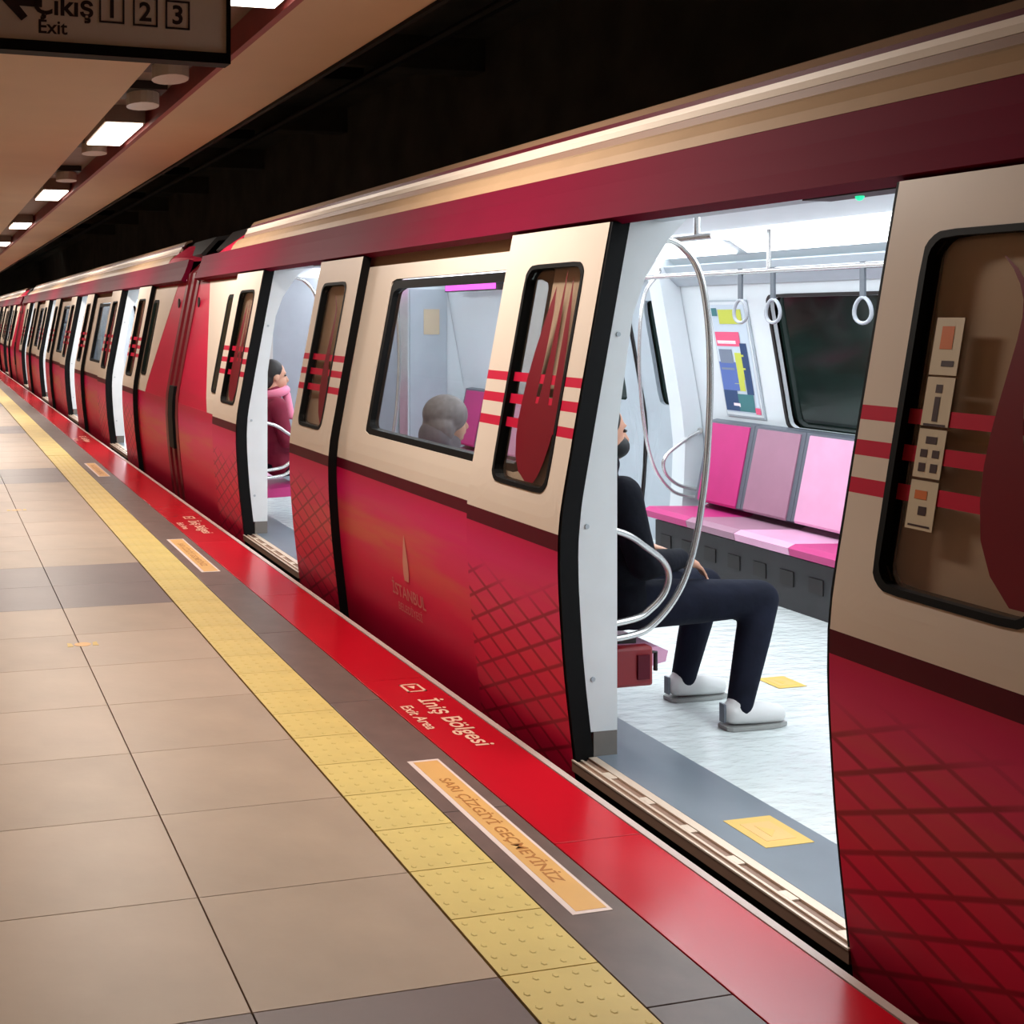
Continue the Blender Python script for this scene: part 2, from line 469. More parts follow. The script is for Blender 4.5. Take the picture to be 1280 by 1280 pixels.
M['hair'] = mat('dark_hair', (26, 22, 20), 0.6)
M['greyhair'] = mat('grey_hair', (120, 112, 112), 0.7, vary=0.2, scale=30)
M['mask'] = mat('black_face_mask', (18, 18, 22), 0.7)
M['greycoat'] = mat('grey_coat', (98, 90, 96), 0.8, vary=0.15)
M['redcoat'] = mat('wine_coat', (116, 12, 46), 0.8, vary=0.15)
M['pinkscarf'] = mat('pink_scarf', (226, 130, 160), 0.8)
M['eye'] = mat('eye_dark', (30, 24, 22), 0.3)
M['lamp'] = mat('lamp_diffuser', (255, 244, 228), 0.5, emit=(255, 240, 222), estr=7.0)
M['cabinlamp'] = mat('cabin_diffuser', (255, 255, 255), 0.5, emit=(240, 248, 255), estr=3.2)
M['unlit'] = mat('unlit_fitting', (196, 188, 176), 0.3)

# ------------------------------------------------------------------ platform
fl = empty('floor', (0, 0, 0), kind='structure')
s = MB(); s.box(-4.0, 2.12, -5, 62, -1.1, -0.014); s.build('platform_slab', M['grout'], fl)
P0, PY = 2.52, 0.5345                           # joint phase and pitch along the platform
def row_is_dark(k): return (k + 2) % 9 in (0, 1)   # two rows of dark tiles every nine rows
def tile_mesh(wx, wy, m):
    def f():
        b = MB(); b.box(0.002, wx - 0.002, 0.0012, wy - 0.0012, -0.014, 0.0)
        return b.mesh('tile', [m], bevel=0.001)
    return cached(('tile', round(wx, 3), round(wy, 3), m.name), f)
XJ = [-1.08, -0.48, 0.12, 0.72, 1.335]
far = {k: MB() for k in ('tile', 'tile_dark')}
for k in range(-8, 108):
    y = P0 + PY * k
    for i in range(4):
        x, w = XJ[i], XJ[i + 1] - XJ[i]
        if -3 <= k < 19 and i >= 1:
            m = M['tile_dark'] if row_is_dark(k) else (M['tile'], M['tile2'])[random.random() < 0.45]
            link('tile', tile_mesh(w, PY, m), fl, (x, y, 0))
        elif y < 60:
            far['tile_dark' if row_is_dark(k) else 'tile'].box(x + 0.003, x + w - 0.003, y + 0.003, y + PY - 0.003, -0.014, 0)
for k, b in far.items(): tag(b.build('tile_field', M[k], fl), kind='stuff')
b = MB()
for k in range(-8, 108):
    for i in range(5): b.box(-4.0 + i * 0.584 + 0.003, -4.0 + (i + 1) * 0.584 - 0.003, P0 + PY * k + 0.003, P0 + PY * (k + 1) - 0.003, -0.014, 0)
tag(b.build('tile_field', M['tile'], fl), kind='stuff')
# yellow tactile tiles with blunt studs
TX0, TX1 = 1.338, 1.602; TY = PY / 2
def tactile():
    b = MB(); w = TX1 - TX0
    b.box(0.002, w - 0.002, 0.002, TY - 0.002, -0.014, 0.001)
    for i in range(5):
        for j in range(5):
            cx = w * (i + 0.5) / 5; cy = TY * (j + 0.5) / 5; o = len(b.v)
            for r, z in ((0.010, 0.001), (0.007, 0.0027)):
                for a in range(6): b.v.append((cx + r * math.cos(a * math.pi / 3), cy + r * math.sin(a * math.pi / 3), z))
            for a in range(6):
                a2 = (a + 1) % 6
                b.f.append((o + a, o + a2, o + 6 + a2, o + 6 + a)); b.m.append(0)
            b.f.append(tuple(o + 6 + a for a in range(6))); b.m.append(0)
    return b.mesh('tactile_tile', [M['yellow']])
tm = tactile(); b = MB()
for k in range(-12, 214):
    y = P0 + TY * k
    if -6 <= k < 40: link('tactile_tile', tm, fl, (TX0, y, 0))
    elif y < 60: b.box(TX0 + 0.002, TX1 - 0.002, y + 0.002, y + TY - 0.002, -0.014, 0.003)
tag(b.build('tactile_tile_field', M['yellow'], fl), kind='stuff')
# granite strip, red edge slabs and pale nosing
def slab(name, x0, x1, L, m, y0, n0, n1):
    def f():
        b = MB(); b.box(0.0015, x1 - x0 - 0.0015, 0.0015, L - 0.0015, -0.03, 0.0); return b.mesh(name, [m], bevel=0.0015)
    me = cached((name, L), f)
    for k in range(n0, n1): link(name, me, fl, (x0, y0 + k * L, 0))
slab('granite_slab', 1.605, 1.832, PY * 2, M['granite'], 2.33, -3, 54)
slab('red_edge_slab', 1.834, 2.13, 1.58, M['red_edge'], 4.70 - 1.58 * 3, -1, 36)
b = MB(); b.prism([(2.131, -0.03), (2.16, -0.03), (2.162, -0.004), (2.158, 0.002), (2.131, 0.002)], lambda p, y: (p[0], y, p[1]), -4, 60)
b.build('edge_nosing', M['nosing'], fl)
b = MB(); b.box(2.10, 2.145, -4, 60, -1.1, -0.031); b.build('platform_face', M['concrete'], fl)
b = MB(); b.box(2.2, 5.9, -5, 62, -1.3, -1.12); tag(b.build('floor_trackbed', M['concrete']), kind='structure')

# printing on the platform
def edge_text(yc, label):
    t = empty('floor_lettering', (0, yc, 0.0), label, 'floor marking', 'white words on the red platform edge')
    yc = 0.0
    b = MB(); X0 = 1.975
    add_text(b, 'İniş Bölgesi', 0.112, lambda u, v: (X0 + v, yc - 0.07 - u, 0.0016), bold=0.0015); b.build('lettering', M['white_print'], t)
    b = MB(); add_text(b, 'Exit Area', 0.072, lambda u, v: (X0 - 0.105 + v, yc + 0.0 - u, 0.0016), bold=0.001); b.build('lettering', M['white_print'], t)
    b = MB()
    for x0, x1, y0, y1 in ((1.975, 1.986, .29, .39), (2.05, 2.061, .29, .39), (1.975, 2.061, .38, .39), (1.975, 2.061, .29, .30)):
        b.box(x0, x1, yc + y0, yc + y1, 0.0006, 0.0016)       # square badge with an arrow before the words
    b.poly([(2.0, yc + 0.362, 0.0016), (2.036, yc + 0.362, 0.0016), (2.018, yc + 0.325, 0.0016)])
    b.build('arrow_badge', M['white_print'], t)
edge_text(4.23, 'white exit area lettering on the red edge beside the long orange sticker')
edge_text(8.53, 'small white lettering on the red edge before the second open door')
edge_text(14.9, 'faint white lettering on the red edge far along the platform')
def warn(yc, label):
    t = empty('warning_sticker', (1.722, yc, 0.0), label, 'sticker', 'orange warning stickers along the tactile paving')
    L = 0.54
    b = MB(); b.box(-0.06, 0.06, -L, L, 0.0002, 0.0012); b.build('border', M['pale_edge'], t)
    b = MB(); b.box(-0.042, 0.05, -L + 0.014, L - 0.014, 0.0012, 0.0018); b.build('panel', M['orange_st'], t)
    b = MB(); add_text(b, 'SARI ÇİZGİYİ GEÇMEYİNİZ', 0.056, lambda u, v: (-0.018 + v, -u * 1.05, 0.0022), bold=0.001)
    b.build('lettering', M['orange_ink'], t)
    return t
warn(3.275, 'long orange sticker with a pale border, whole in view beside the white exit lettering')
warn(7.49, 'orange and pale sticker beside the tactile strip, level with the second open door')
warn(11.9, 'small orange sticker far along the tactile strip, beyond the second door')
def spot(x, y, r, label, cat='sticker'):
    t = empty('floor_sticker', (x, y, 0), label, cat, 'worn yellow stickers on the platform tiles')
    b = MB(); b.prism([(r * 0.45 * math.cos(a * math.pi / 8), r * 0.45 * math.sin(a * math.pi / 8)) for a in range(16)], lambda p, z: (p[0] * 1.2, p[1], z), 0.0002, 0.0012)
    b.build('disc', M['orange_st'], t)
    for sgn in (-1, 1):
        b = MB(); b.prism([(sgn * r * 0.62, -r * .35), (sgn * r, -r * .42), (sgn * r * 0.95, r * .45), (sgn * r * 0.68, r * .3)], lambda p, z: (p[0], p[1], z), 0.0002, 0.0012)
        b.build('footprint', M['yellow_st'], t)
spot(0.735, 5.55, 0.075, 'faded yellow footprint sticker on the pale tiles just before the dark tile band')
spot(0.72, 9.55, 0.08, 'faint yellow sticker on the pale tiles beyond the dark tile band')

# ------------------------------------------------------------------ station ceiling, lamps, walls
CZ = 3.0
ce = empty('ceiling', (0, 0, CZ), kind='structure')
b = MB(); b.box(1.64, 2.22, -5, 62, 0, 0.25); b.build('ceiling_panel', M['ceiling'], ce)
b = MB(); b.box(-4.0, 1.22, -5, 62, 0, 0.25); b.build('ceiling_panel', M['ceiling'], ce)
b = MB(); b.box(1.22, 1.64, -5, 62, 0.14, 0.25); b.build('channel_top', M['channel'], ce)
b = MB(); b.box(1.6, 1.639, -5, 62, -0.004, 0.139); b.build('channel_rail', M['channel_red'], ce)
b = MB(); b.box(2.221, 2.25, -5, 62, -0.02, 0.7); b.build('edge_trim', M['black'], ce)
def platform_lamp(y, first, label):
    t = empty('ceiling_lamp', (1.42, y, CZ), label, 'ceiling lamp', 'ceiling lamps along the platform channel')
    b = MB(); b.box(-0.135, 0.135, -0.52, 0.52, 0.0, 0.012); b.build('diffuser', M['lamp'], t)
    b = MB()
    b.box(-0.15, 0.15, -0.55, 0.55, 0.014, 0.14)
    b.build('housing', M['channel'], t)
    l = bpy.data.lights.new('lamp_light', 'AREA'); l.shape = 'RECTANGLE'; l.size = 0.27; l.size_y = 1.04
    l.energy = PLATFORM_W; l.color = (1.0, 0.915, 0.825)
    lo = bpy.data.objects.new('lamp_light', l); COL.objects.link(lo); lo.parent = t; lo.location = (0, 0, -0.008)
LAMPS = [(4.55, 'ceiling lamp partly hidden behind the exit sign'), (8.9, 'large bright ceiling lamp just below the exit sign'),
         (13.5, 'bright ceiling lamp, next along the channel after the one below the exit sign'), (18.1, 'small ceiling lamp, second along after the one below the exit sign'),
         (22.7, 'small ceiling lamp far along the channel, at the edge of the picture')]
for y, lb in LAMPS: platform_lamp(y, y < 5, lb)
for y in (27.3, 31.9, 36.5, 41.1, 45.7):      # these fall outside the frame: part of the ceiling
    b = MB(); b.box(-0.135, 0.135, -0.52, 0.52, 0.0, 0.012); b.build('ceiling_diffuser', M['lamp'], ce, (1.42, y, 0))
    l = bpy.data.lights.new('lamp_light', 'AREA'); l.shape = 'RECTANGLE'; l.size = 0.27; l.size_y = 1.04; l.energy = PLATFORM_W; l.color = (1.0, 0.915, 0.825)
    lo = bpy.data.objects.new('lamp_light', l); COL.objects.link(lo); lo.parent = ce; lo.location = (1.42, y, -0.008)
def fitting(y, label):
    t = empty('speaker_fitting', (1.42, y, CZ + 0.045), label, 'ceiling fitting', 'unlit fittings in the lamp channel')
    b = MB(); b.prism([(0.11 * math.cos(a * math.pi / 8), 0.16 * math.sin(a * math.pi / 8)) for a in range(16)], lambda p, z: (p[0], p[1], z), -0.04, 0.04); b.build('shade', M['unlit'], t)
    b = MB(); b.box(-0.13, 0.13, -0.2, 0.2, 0.04, 0.094); b.build('body', M['dark'], t)
fitting(6.75, 'pale unlit fitting in the channel right under the exit sign corner')
fitting(7.65, 'pale round fitting in the channel between exit sign and bright lamp')
fitting(9.95, 'pale unlit fitting just beyond the large bright lamp')
fitting(12.0, 'small unlit fitting before the second bright lamp below the sign')
def wall(name, box, m):
    b = MB(); b.box(*box); tag(b.build(name, m), kind='structure')
wall('wall_left', (-4.2, -4.0, -5, 62, -0.1, 3.3), M['wall'])
wall('wall_back', (-4.2, 2.2, -5.2, -5, -0.1, 3.3), M['wall'])
wall('wall_front', (-4.2, 6.2, 62, 62.2, -1.3, 5.2), M['concrete'])
wall('wall_right', (5.9, 6.2, -5, 62, -1.3, 5.2), M['concrete'])
tc_ = empty('ceiling_tunnel', (0, 0, 4.6), kind='structure')
b = MB(); b.box(2.25, 6.2, -5, 62, 0, 0.3); b.build('tunnel_slab', M['concrete'], tc_)
for k in range(9):
    b = MB(); b.box(2.26, 5.9, -0.15, 0.15, -0.35, -0.001); b.build('beam', M['concrete'], tc_, (0, 3.2 + 4.2 * k, 0))
for x, z, r in ((3.1, -0.55, 0.06), (3.6, -0.6, 0.04), (4.5, -0.5, 0.05)):
    b = MB(); b.tube([(x, -4, z), (x, 61, z)], r, 8); b.build('conduit', M['dark'], tc_)
for k in range(9):
    b = MB(); b.box(3.05, 4.55, -0.02, 0.02, -0.48, -0.35); b.build('hanger', M['dark'], tc_, (0, 3.2 + 4.2 * k, 0))
b = MB(); b.box(2.26, 2.32, -4, 61, -1.35, -1.05); b.build('cable_tray', M['dark'], tc_)

# exit sign
def exit_sign():
    t = empty('exit_sign', (0.90, 3.42, 2.352), 'hanging black-framed exit sign with an arrow and boxed numbers 1 2 3', 'sign')
    t.rotation_euler = (0, 0, math.radians(3.2))
    Wd, H = 1.30, 0.36
    b = MB()
    b.box(-Wd, 0, -0.03, 0.03, 0, 0.032); b.box(-Wd, 0, -0.03, 0.03, H - 0.02, H)
    b.box(-Wd, -Wd + 0.02, -0.03, 0.03, 0.032, H - 0.02); b.box(-0.012, 0, -0.03, 0.03, 0.032, H - 0.02)
    b.build('frame', M['black'], t)
    b = MB(); b.box(-Wd + 0.02, -0.012, -0.022, 0.022, 0.032, H - 0.02); b.build('face_panel', M['signface'], t)
    px = lambda x: (x - 297) * 3.36 / 1480     # sign metres per unit of the layout below
    f = lambda xc, zc: (lambda u, v: (xc + u, -0.0235, zc + v))
    b = MB(); add_text(b, 'Çıkış', 0.084, f(-0.512, 0.112), bold=0.002); b.build('lettering', M['ink'], t)
    b = MB(); add_text(b, 'Exit', 0.056, f(-0.545, 0.056), bold=0.001); b.build('lettering', M['ink'], t)
    for n, xc, zc in (('1', -0.368, 0.142), ('2', -0.266, 0.140), ('3', -0.166, 0.138)):
        b = MB(); w, h, e = 0.038, 0.043, 0.0055
        for x0, x1, z0, z1 in ((-w, w, -h, -h + e), (-w, w, h - e, h), (-w, -w + e, -h, h), (w - e, w, -h, h)):
            b.box(xc + x0, xc + x1, -0.0245, -0.0225, zc + z0, zc + z1)
        add_text(b, n, 0.078, f(xc, zc - 0.026), bold=0.002)
        b.build('number_box', M['ink'], t)
    b = MB(); ax, az = -0.635, 0.142
    b.poly([(ax - 0.055, -0.0235, az), (ax + 0.0, -0.0235, az + 0.055), (ax + 0.018, -0.0235, az + 0.04), (ax - 0.006, -0.0235, az + 0.012), (ax + 0.06, -0.0235, az + 0.012),
            (ax + 0.06, -0.0235, az - 0.012), (ax - 0.006, -0.0235, az - 0.012), (ax + 0.018, -0.0235, az - 0.04), (ax + 0.0, -0.0235, az - 0.055)])
    b.build('arrow', M['ink'], t)
    for x in (-1.1, -0.2):
        b = MB(); b.tube([(x, 0, H), (x, 0, CZ - 2.352 - 0.001)], 0.012, 8); b.build('hanger_rod', M['black'], t)
exit_sign()

# ------------------------------------------------------------------ the metro train
FARX = lambda x: 2 * XM - x                    # mirrors the flank onto the far side
HALF = 0.635; PITCH = 4.39; LEAF = 0.71
BODY = -0.055                                  # body skin sits this far behind the sliding doors
WIN = (0.11, 0.93, 0.535, 1.79)

def leaf_part(parent, y, s, loc0, detail):
    """a sliding leaf; s=+1 retracts away along +y, s=-1 the other way. Local y runs from its leading edge."""
    k = s
    def R(a, b_): return (min(k * a, k * b_), max(k * a, k * b_))
    def mk():
        b = MB()
        y0, y1 = R(0, LEAF); w0, w1 = R(WIN[0], WIN[2])
        skin_ring(b, (y0, 0.805, y1, 1.925), (w0, WIN[1], w1, WIN[3]), 0.06, 0, 0.05, 0, 4)
        skin_quad(b, [(y0, 0.745), (y1, 0.745), (y1, 0.805), (y0, 0.805)], 0.0, 0.05, 2, 2, 1, 4)
        skin_quad(b, [(y0, -0.12), (y1, -0.12), (y1, 0.745), (y0, 0.745)], 0.0, 0.05, 2, 12, 2, 4)
        l0, l1 = R(-0.012, 0.0)
        skin_quad(b, [(l0, -0.12), (l1, -0.12), (l1, 1.925), (l0, 1.925)], -0.004, 0.046, 1, 20, 3)
        return b.mesh('door_leaf', [M['cream_door'], M['maroon'], M['livery_net'], M['black'], M['black']])
    leaf = link('door_leaf', cached(('leaf', s), mk), parent, (loc0[0], y + loc0[1], 0))
    w0, w1 = R(WIN[0], WIN[2]); win = (w0, WIN[1], w1, WIN[3])
    def mk2():
        b = MB(); skin_ring(b, (w0 - .001, WIN[1] - .001, w1 + .001, WIN[3] + .001), (w0 + 0.016, WIN[1] + 0.016, w1 - 0.016, WIN[3] - 0.016), 0.05, 0.003, 0.05, 0, outer_round=0.06)
        return b.mesh('window_gasket', [M['black']])
    link('window_gasket', cached(('gasket', s), mk2), leaf)
    def mk3():
        b = MB(); skin_fill(b, (w0 + 0.015, WIN[1] + 0.015, w1 - 0.015, WIN[3] - 0.015), 0.045, -0.018, 0.006, 0); return b.mesh('window_pane', [M['glass_door']])
    link('window_pane', cached(('pane', s), mk3), leaf)
    if detail:
        def mk4():
            b = MB()
            for z0, z1 in ((1.326, 1.362), (1.238, 1.276), (1.145, 1.183)):
                skin_flat(b, [((w0 + 0.017, z0 + (z1 - z0) * i / 2), (w1 - 0.017, z0 + (z1 - z0) * i / 2)) for i in range(3)], -0.0165)
            return b.mesh('stripe_print', [M['stripe']])
        link('stripe_print', cached(('stripes', s), mk4), leaf)
        def mk5():
            b = MB()
            if s > 0:      # three leaning strands rising from a pointed bowl
                bowl = [(0.24, 0.955, 0.30), (0.215, 0.985, 0.36), (0.19, 1.04, 0.40), (0.17, 1.11, 0.42), (0.155, 1.18, 0.425), (0.150, 1.25, 0.42)]
                skin_flat(b, [((a, z), (c, z)) for a, z, c in bowl], -0.0155)
                def strand(p): skin_flat(b, [((a, z), (c, z)) for a, z, c in p], -0.0155)
                strand([(0.150, 1.25, 0.20), (0.155, 1.34, 0.205), (0.165, 1.46, 0.205), (0.18, 1.6, 0.205), (0.20, 1.735, 0.202)])
                strand([(0.225, 1.25, 0.30), (0.23, 1.34, 0.285), (0.235, 1.46, 0.27), (0.242, 1.6, 0.262), (0.25, 1.765, 0.252)])
                strand([(0.32, 1.25, 0.42), (0.315, 1.34, 0.41), (0.305, 1.46, 0.385), (0.30, 1.6, 0.345), (0.31, 1.7, 0.312)])
            else:          # one broad flame whose thin tip curls over
                out = [(0.455, 0.965, 0.53), (0.40, 1.02, 0.53), (0.365, 1.09, 0.52), (0.350, 1.17, 0.475), (0.346, 1.25, 0.445), (0.350, 1.32, 0.428), (0.358, 1.39, 0.418),
                       (0.368, 1.46, 0.414), (0.378, 1.53, 0.412), (0.382, 1.58, 0.408), (0.378, 1.62, 0.400), (0.364, 1.655, 0.382), (0.342, 1.69, 0.354), (0.315, 1.72, 0.319)]
                skin_flat(b, [((-a, z), (-c, z)) for a, z, c in out], -0.0155)
            return b.mesh('tulip_print', [M['tulip']])
        link('tulip_print', cached(('tulip', s), mk5), leaf)
    return leaf

def sticker_on(leaf, ya, yb, za, zb, kind):
    """a small printed notice on the glass of a retracted leaf"""
    b = MB()
    skin_quad(b, [(ya, za), (yb, za), (yb, zb), (ya, zb)], -0.0145, 0.001, 2, 3, 0)
    yc, h, w = (ya + yb) / 2, zb - za, yb - ya
    def bar(u0, u1, v0, v1, mi): skin_flat(b, [((ya + w * u0, za + h * (v0 + (v1 - v0) * i / 2)), (ya + w * u1, za + h * (v0 + (v1 - v0) * i / 2))) for i in range(3)], -0.0138, mi)
    if kind == 0: bar(.3, .75, .45, .85, 2); bar(.15, .6, .15, .25, 1)
    elif kind == 1: bar(.42, .62, .1, .6, 1); bar(.4, .64, .68, .85, 1); bar(.1, .9, 0.0, .05, 1)
    elif kind == 2:
        for u in (.15, .58): bar(u, u + .25, .12, .3, 1); bar(u, u + .25, .42, .58, 1)
        bar(.3, .7, .7, .85, 1)
    else: bar(.3, .6, .3, .48, 1); bar(.35, .8, .62, .8, 2); bar(.1, .9, .06, .1, 1)
    b.build('notice_sticker', [M['sticker'], M['sticker_ink'], M['sticker_orange']], leaf)

def skinbar(parent, loc, name, y0, y1, z0, z1, off, t, m, nv=4, key=None, mi_edge=None):
    def f():
        b = MB(); skin_quad(b, [(0, z0), (y1 - y0, z0), (y1 - y0, z1), (0, z1)], off, t, 2, nv, 0)
        return b.mesh(name, [m])
    return link(name, cached((name, round(y1 - y0, 3), z0, z1, m.name), f), parent, (loc[0], y0 + loc[1], 0))

def window_bay(car, L, ya, yb, near, wy=None):
    """the fixed wall between two doors, ya..yb"""
    ya += 0.04; yb -= 0.04
    w = yb - ya
    wy0, wy1 = wy if wy else (0.60, w - 0.60)
    def f():
        b = MB(); skin_ring(b, (0, 0.80, w, 1.865), (wy0, 0.965, wy1, 1.785), 0.03, BODY, 0.04); return b.mesh('wall_panel', [M['cream']])
    p = link('wall_panel', cached(('bay', round(w, 2), round(wy0, 2)), f), car, (L[0], ya + L[1], 0))
    def f2():
        b = MB(); skin_ring(b, (wy0 - .002, 0.963, wy1 + .002, 1.787), (wy0 + 0.035, 0.995, wy1 - 0.035, 1.735), 0.05, BODY - 0.004, 0.05, outer_round=0.03); return b.mesh('window_frame', [M['black']])
    fr = link('window_frame', cached(('bayframe', round(w, 2), round(wy0, 2)), f2), car, (L[0], ya + L[1], 0))
    def f3():
        b = MB(); skin_fill(b, (wy0 + .034, 0.994, wy1 - .034, 1.736), 0.05, BODY - 0.02, 0.006); return b.mesh('window_pane', [M['glass']])
    link('window_pane', cached(('baypane', round(w, 2), round(wy0, 2)), f3), fr)
    skinbar(car, L, 'waist_band', ya, yb, 0.745, 0.80, BODY, 0.04, M['maroon'], 2)
    skinbar(car, L, 'flank_panel', ya, yb, -0.4, 0.745, BODY, 0.04, M['livery'], 12)
    skinbar(car, L, 'door_track', ya, yb, 1.865, 1.94, BODY - 0.03, 0.03, M['tan'], 2)

def doorway(car, L, yc, near):
    """frame, threshold, jambs and the two retracted leaves of the doorway centred on yc"""
    a, c = yc - HALF, yc + HALF
    l1 = leaf_part(car, c, 1, L, near); l2 = leaf_part(car, a, -1, L, near)
    def jamb(s):
        def f():
            b = MB()
            zs = [0.09 + (2.0 - 0.09) * i / 14 for i in range(15)]
            def inner(z): return 2.43 + (max(0, z - 1.55) / 0.45) ** 2 * 0.22 + max(0.0, prof(z) - 2.25) * 0.75
            y0, y1 = (0.0, 0.03) if s > 0 else (-0.03, 0.0)
            # white pillar across the carriage
            fr = [[(prof(z) + 0.085, y0, z), (inner(z), y0, z)] for z in zs]
            bk = [[(prof(z) + 0.085, y1, z), (inner(z), y1, z)] for z in zs]
            b.quadgrid(fr, 0); b.quadgrid(bk, 0)
            b.quadgrid([[r[1] for r in fr], [r[1] for r in bk]], 0); b.quadgrid([[r[0] for r in fr], [r[0] for r in bk]], 0)
            b.quadgrid([fr[0], bk[0]], 0); b.quadgrid([fr[-1], bk[-1]], 0)
            return b.mesh('door_jamb', [M['jamb']])
        y = c + 0.004 if s > 0 else a - 0.004
        j = link('door_jamb', cached(('jamb', s), f), car, (L[0], y + L[1], 0))
        def f2():
            b = MB(); y0, y1 = (0.0, 0.03) if s > 0 else (-0.03, 0.0)
            zs = [-0.02 + (1.96 + 0.02) * i / 16 for i in range(17)]
            fr = [[(prof(z) + 0.052, y0, z), (prof(z) + 0.0845, y0, z)] for z in zs]; bk = [[(prof(z) + 0.052, y1, z), (prof(z) + 0.0845, y1, z)] for z in zs]
            b.quadgrid(fr, 0); b.quadgrid(bk, 0); b.quadgrid([[r[0] for r in fr], [r[0] for r in bk]], 0); b.quadgrid([[r[1] for r in fr], [r[1] for r in bk]], 0)
            return b.mesh('seal', [M['black']])
        link('seal', cached(('seal', s), f2), j)
        def f3():
            b = MB(); y0, y1 = (0.0, 0.03) if s > 0 else (-0.03, 0.0)
            b.box(2.335, 2.43, y0, y1, 0.0, 0.089); return b.mesh('kick_plate', [M['kick']])
        link('kick_plate', cached(('kick', s), f3), j)
        if near and s > 0:
            for z in (0.28, 0.83, 1.52):
                b = MB(); b.prism([(0.009 * math.cos(q * math.pi / 4), 0.009 * math.sin(q * math.pi / 4)) for q in range(8)], lambda p, t: (prof(z) + 0.115 + p[0], t, z + p[1]), -0.004, 0.0)
                b.build('screw', M['intgrey'], j)
    jamb(1); jamb(-1)
    w = 2 * HALF
    def sill():
        b = MB()
        b.box(2.246, 2.345, 0, w, -0.04, -0.006, 1)
        for x0, x1, z in ((2.244, 2.252, 0.0), (2.272, 2.282, 0.0), (2.312, 2.345, 0.001)): b.box(x0, x1, 0, w, -0.0055, z, 0)
        for i in range(6): b.box(2.284, 2.310, 0.03 + w * i / 6, 0.03 + w * i / 6 + 0.05, -0.0055, -0.001, 0)
        return b.mesh('door_sill', [M['sill'], M['sillbrown']])
    link('door_sill', cached('sill', sill), car, (L[0], a + L[1], 0))
    b = None
    def under():
        b = MB(); skin_quad(b, [(0, -0.4), (w, -0.4), (w, -0.045), (0, -0.045)], -0.03, 0.04, 1, 3); return b.mesh('sill_apron', [M['black']])
    link('sill_apron', cached('apron', under), car, (L[0], a + L[1], 0))
    def head():
        b = MB()
        b.prism([(2.46, 1.945), (2.62, 1.93), (2.70, 1.99), (2.70, 2.06), (2.46, 2.06)], lambda p, y: (p[0], y, p[1]), 0, w)
        return b.mesh('door_header', [M['intgrey']])
    h = link('door_header', cached('head', head), car, (L[0], a + L[1], 0))
    if near:
        b = MB(); b.box(2.50, 2.60, 0.1, 0.45, 1.9225, 1.9365, 0)
        b.build('line_display', M['dark'], h)
        b = MB(); b.ball((2.56, 0.30, 1.921), 0.012, 8, 6); b.build('door_lamp', M['green_led'], h)
    return l1, l2

def seat_bench(y0, y1, n, farside, label, group):
    dz = 0.0 if farside else -0.065; dx = 0.02 if farside else -0.055; fx = 0.0 if farside else -0.15
    t = empty('seat_bench', (XM, (y0 + y1) / 2, 0), label, 'bench', group)
    oy = (y0 + y1) / 2; X = (lambda x: x) if not farside else FARX
    cols = ['magenta', 'mauve', 'pink']
    def bx(b, xa, xb, *r, mi=0):
        xs = sorted((X(xa) - XM, X(xb) - XM)); b.box(xs[0], xs[1], *r, mi)
    w = (y1 - y0) / n
    for i in range(n):
        a = y0 + w * i - oy; c = a + w
        k = (n - 1 - i) % 3
        def pr(b, pts, ya, yb): b.prism([(X(x) - XM, z) for x, z in pts], lambda p, y: (p[0], y, p[1]), ya, yb)
        b = MB(); pr(b, [(2.41, 0.40 + dz), (2.50, 0.36 + dz), (2.90 + fx, 0.375 + dz), (2.945 + fx, 0.355 + dz), (2.935 + fx, 0.315 + dz), (2.87 + fx, 0.30 + dz), (2.41, 0.29 + dz)], a + 0.002, c - 0.002)
        st = b.build('seat', M[cols[k]], t)
        b = MB(); pr(b, [(2.50 + dx, 0.39 + dz), (2.545 + dx, 0.41 + dz), (2.435 + dx, 0.915), (2.38 + dx, 0.925), (2.38 + dx, 0.40 + dz)], a + 0.002, c - 0.002)
        bk = b.build('backrest', M['shell'], t)
        b = MB(); pr(b, [(2.548 + dx, 0.405 + dz), (2.553 + dx, 0.42 + dz), (2.445 + dx, 0.90), (2.43 + dx, 0.905), (2.43 + dx, 0.88)], a + 0.035, c - 0.035)
        b.build('back_pad', M[cols[k]], bk)
    if not farside:
        for i in range(3):
            b = MB(); yv = (y0 - oy + 0.55) + (y1 - y0 - 1.1) * i / 2; bx(b, 2.365, 2.42, yv - 0.03, yv + 0.03, 0.002, 0.23); bx(b, 2.365, 2.68, yv - 0.03, yv + 0.03, 0.185, 0.224); b.build('cantilever_bracket', M['shell'], t)
        return t
    b = MB(); bx(b, 2.46, 2.86, y0 - oy + 0.01, y1 - oy - 0.01, 0.0005, 0.289); sk = b.build('skirt', M['skirt'], t)
    for i in range(0, n * 2):
        b = MB(); yv = y0 - oy + 0.12 + (y1 - y0 - 0.24) * i / (n * 2 - 1); bx(b, 2.86, 2.866, yv - 0.05, yv + 0.05, 0.13, 0.21); b.build('vent', M['dark'], sk)
    return t
LOOP_OUT = [(2.515, 1.90), (2.58, 1.893), (2.66, 1.878), (2.745, 1.845), (2.82, 1.75), (2.858, 1.57), (2.868, 1.33), (2.858, 1.10), (2.84, .93), (2.80, .72), (2.735, .56), (2.63, .445), (2.53, .405), (2.32, .39)]
LOOP_IN = [(2.32, .83), (2.50, .785), (2.60, .725), (2.665, .675), (2.69, .62), (2.672, .555), (2.615, .50), (2.54, .465), (2.32, .44)]
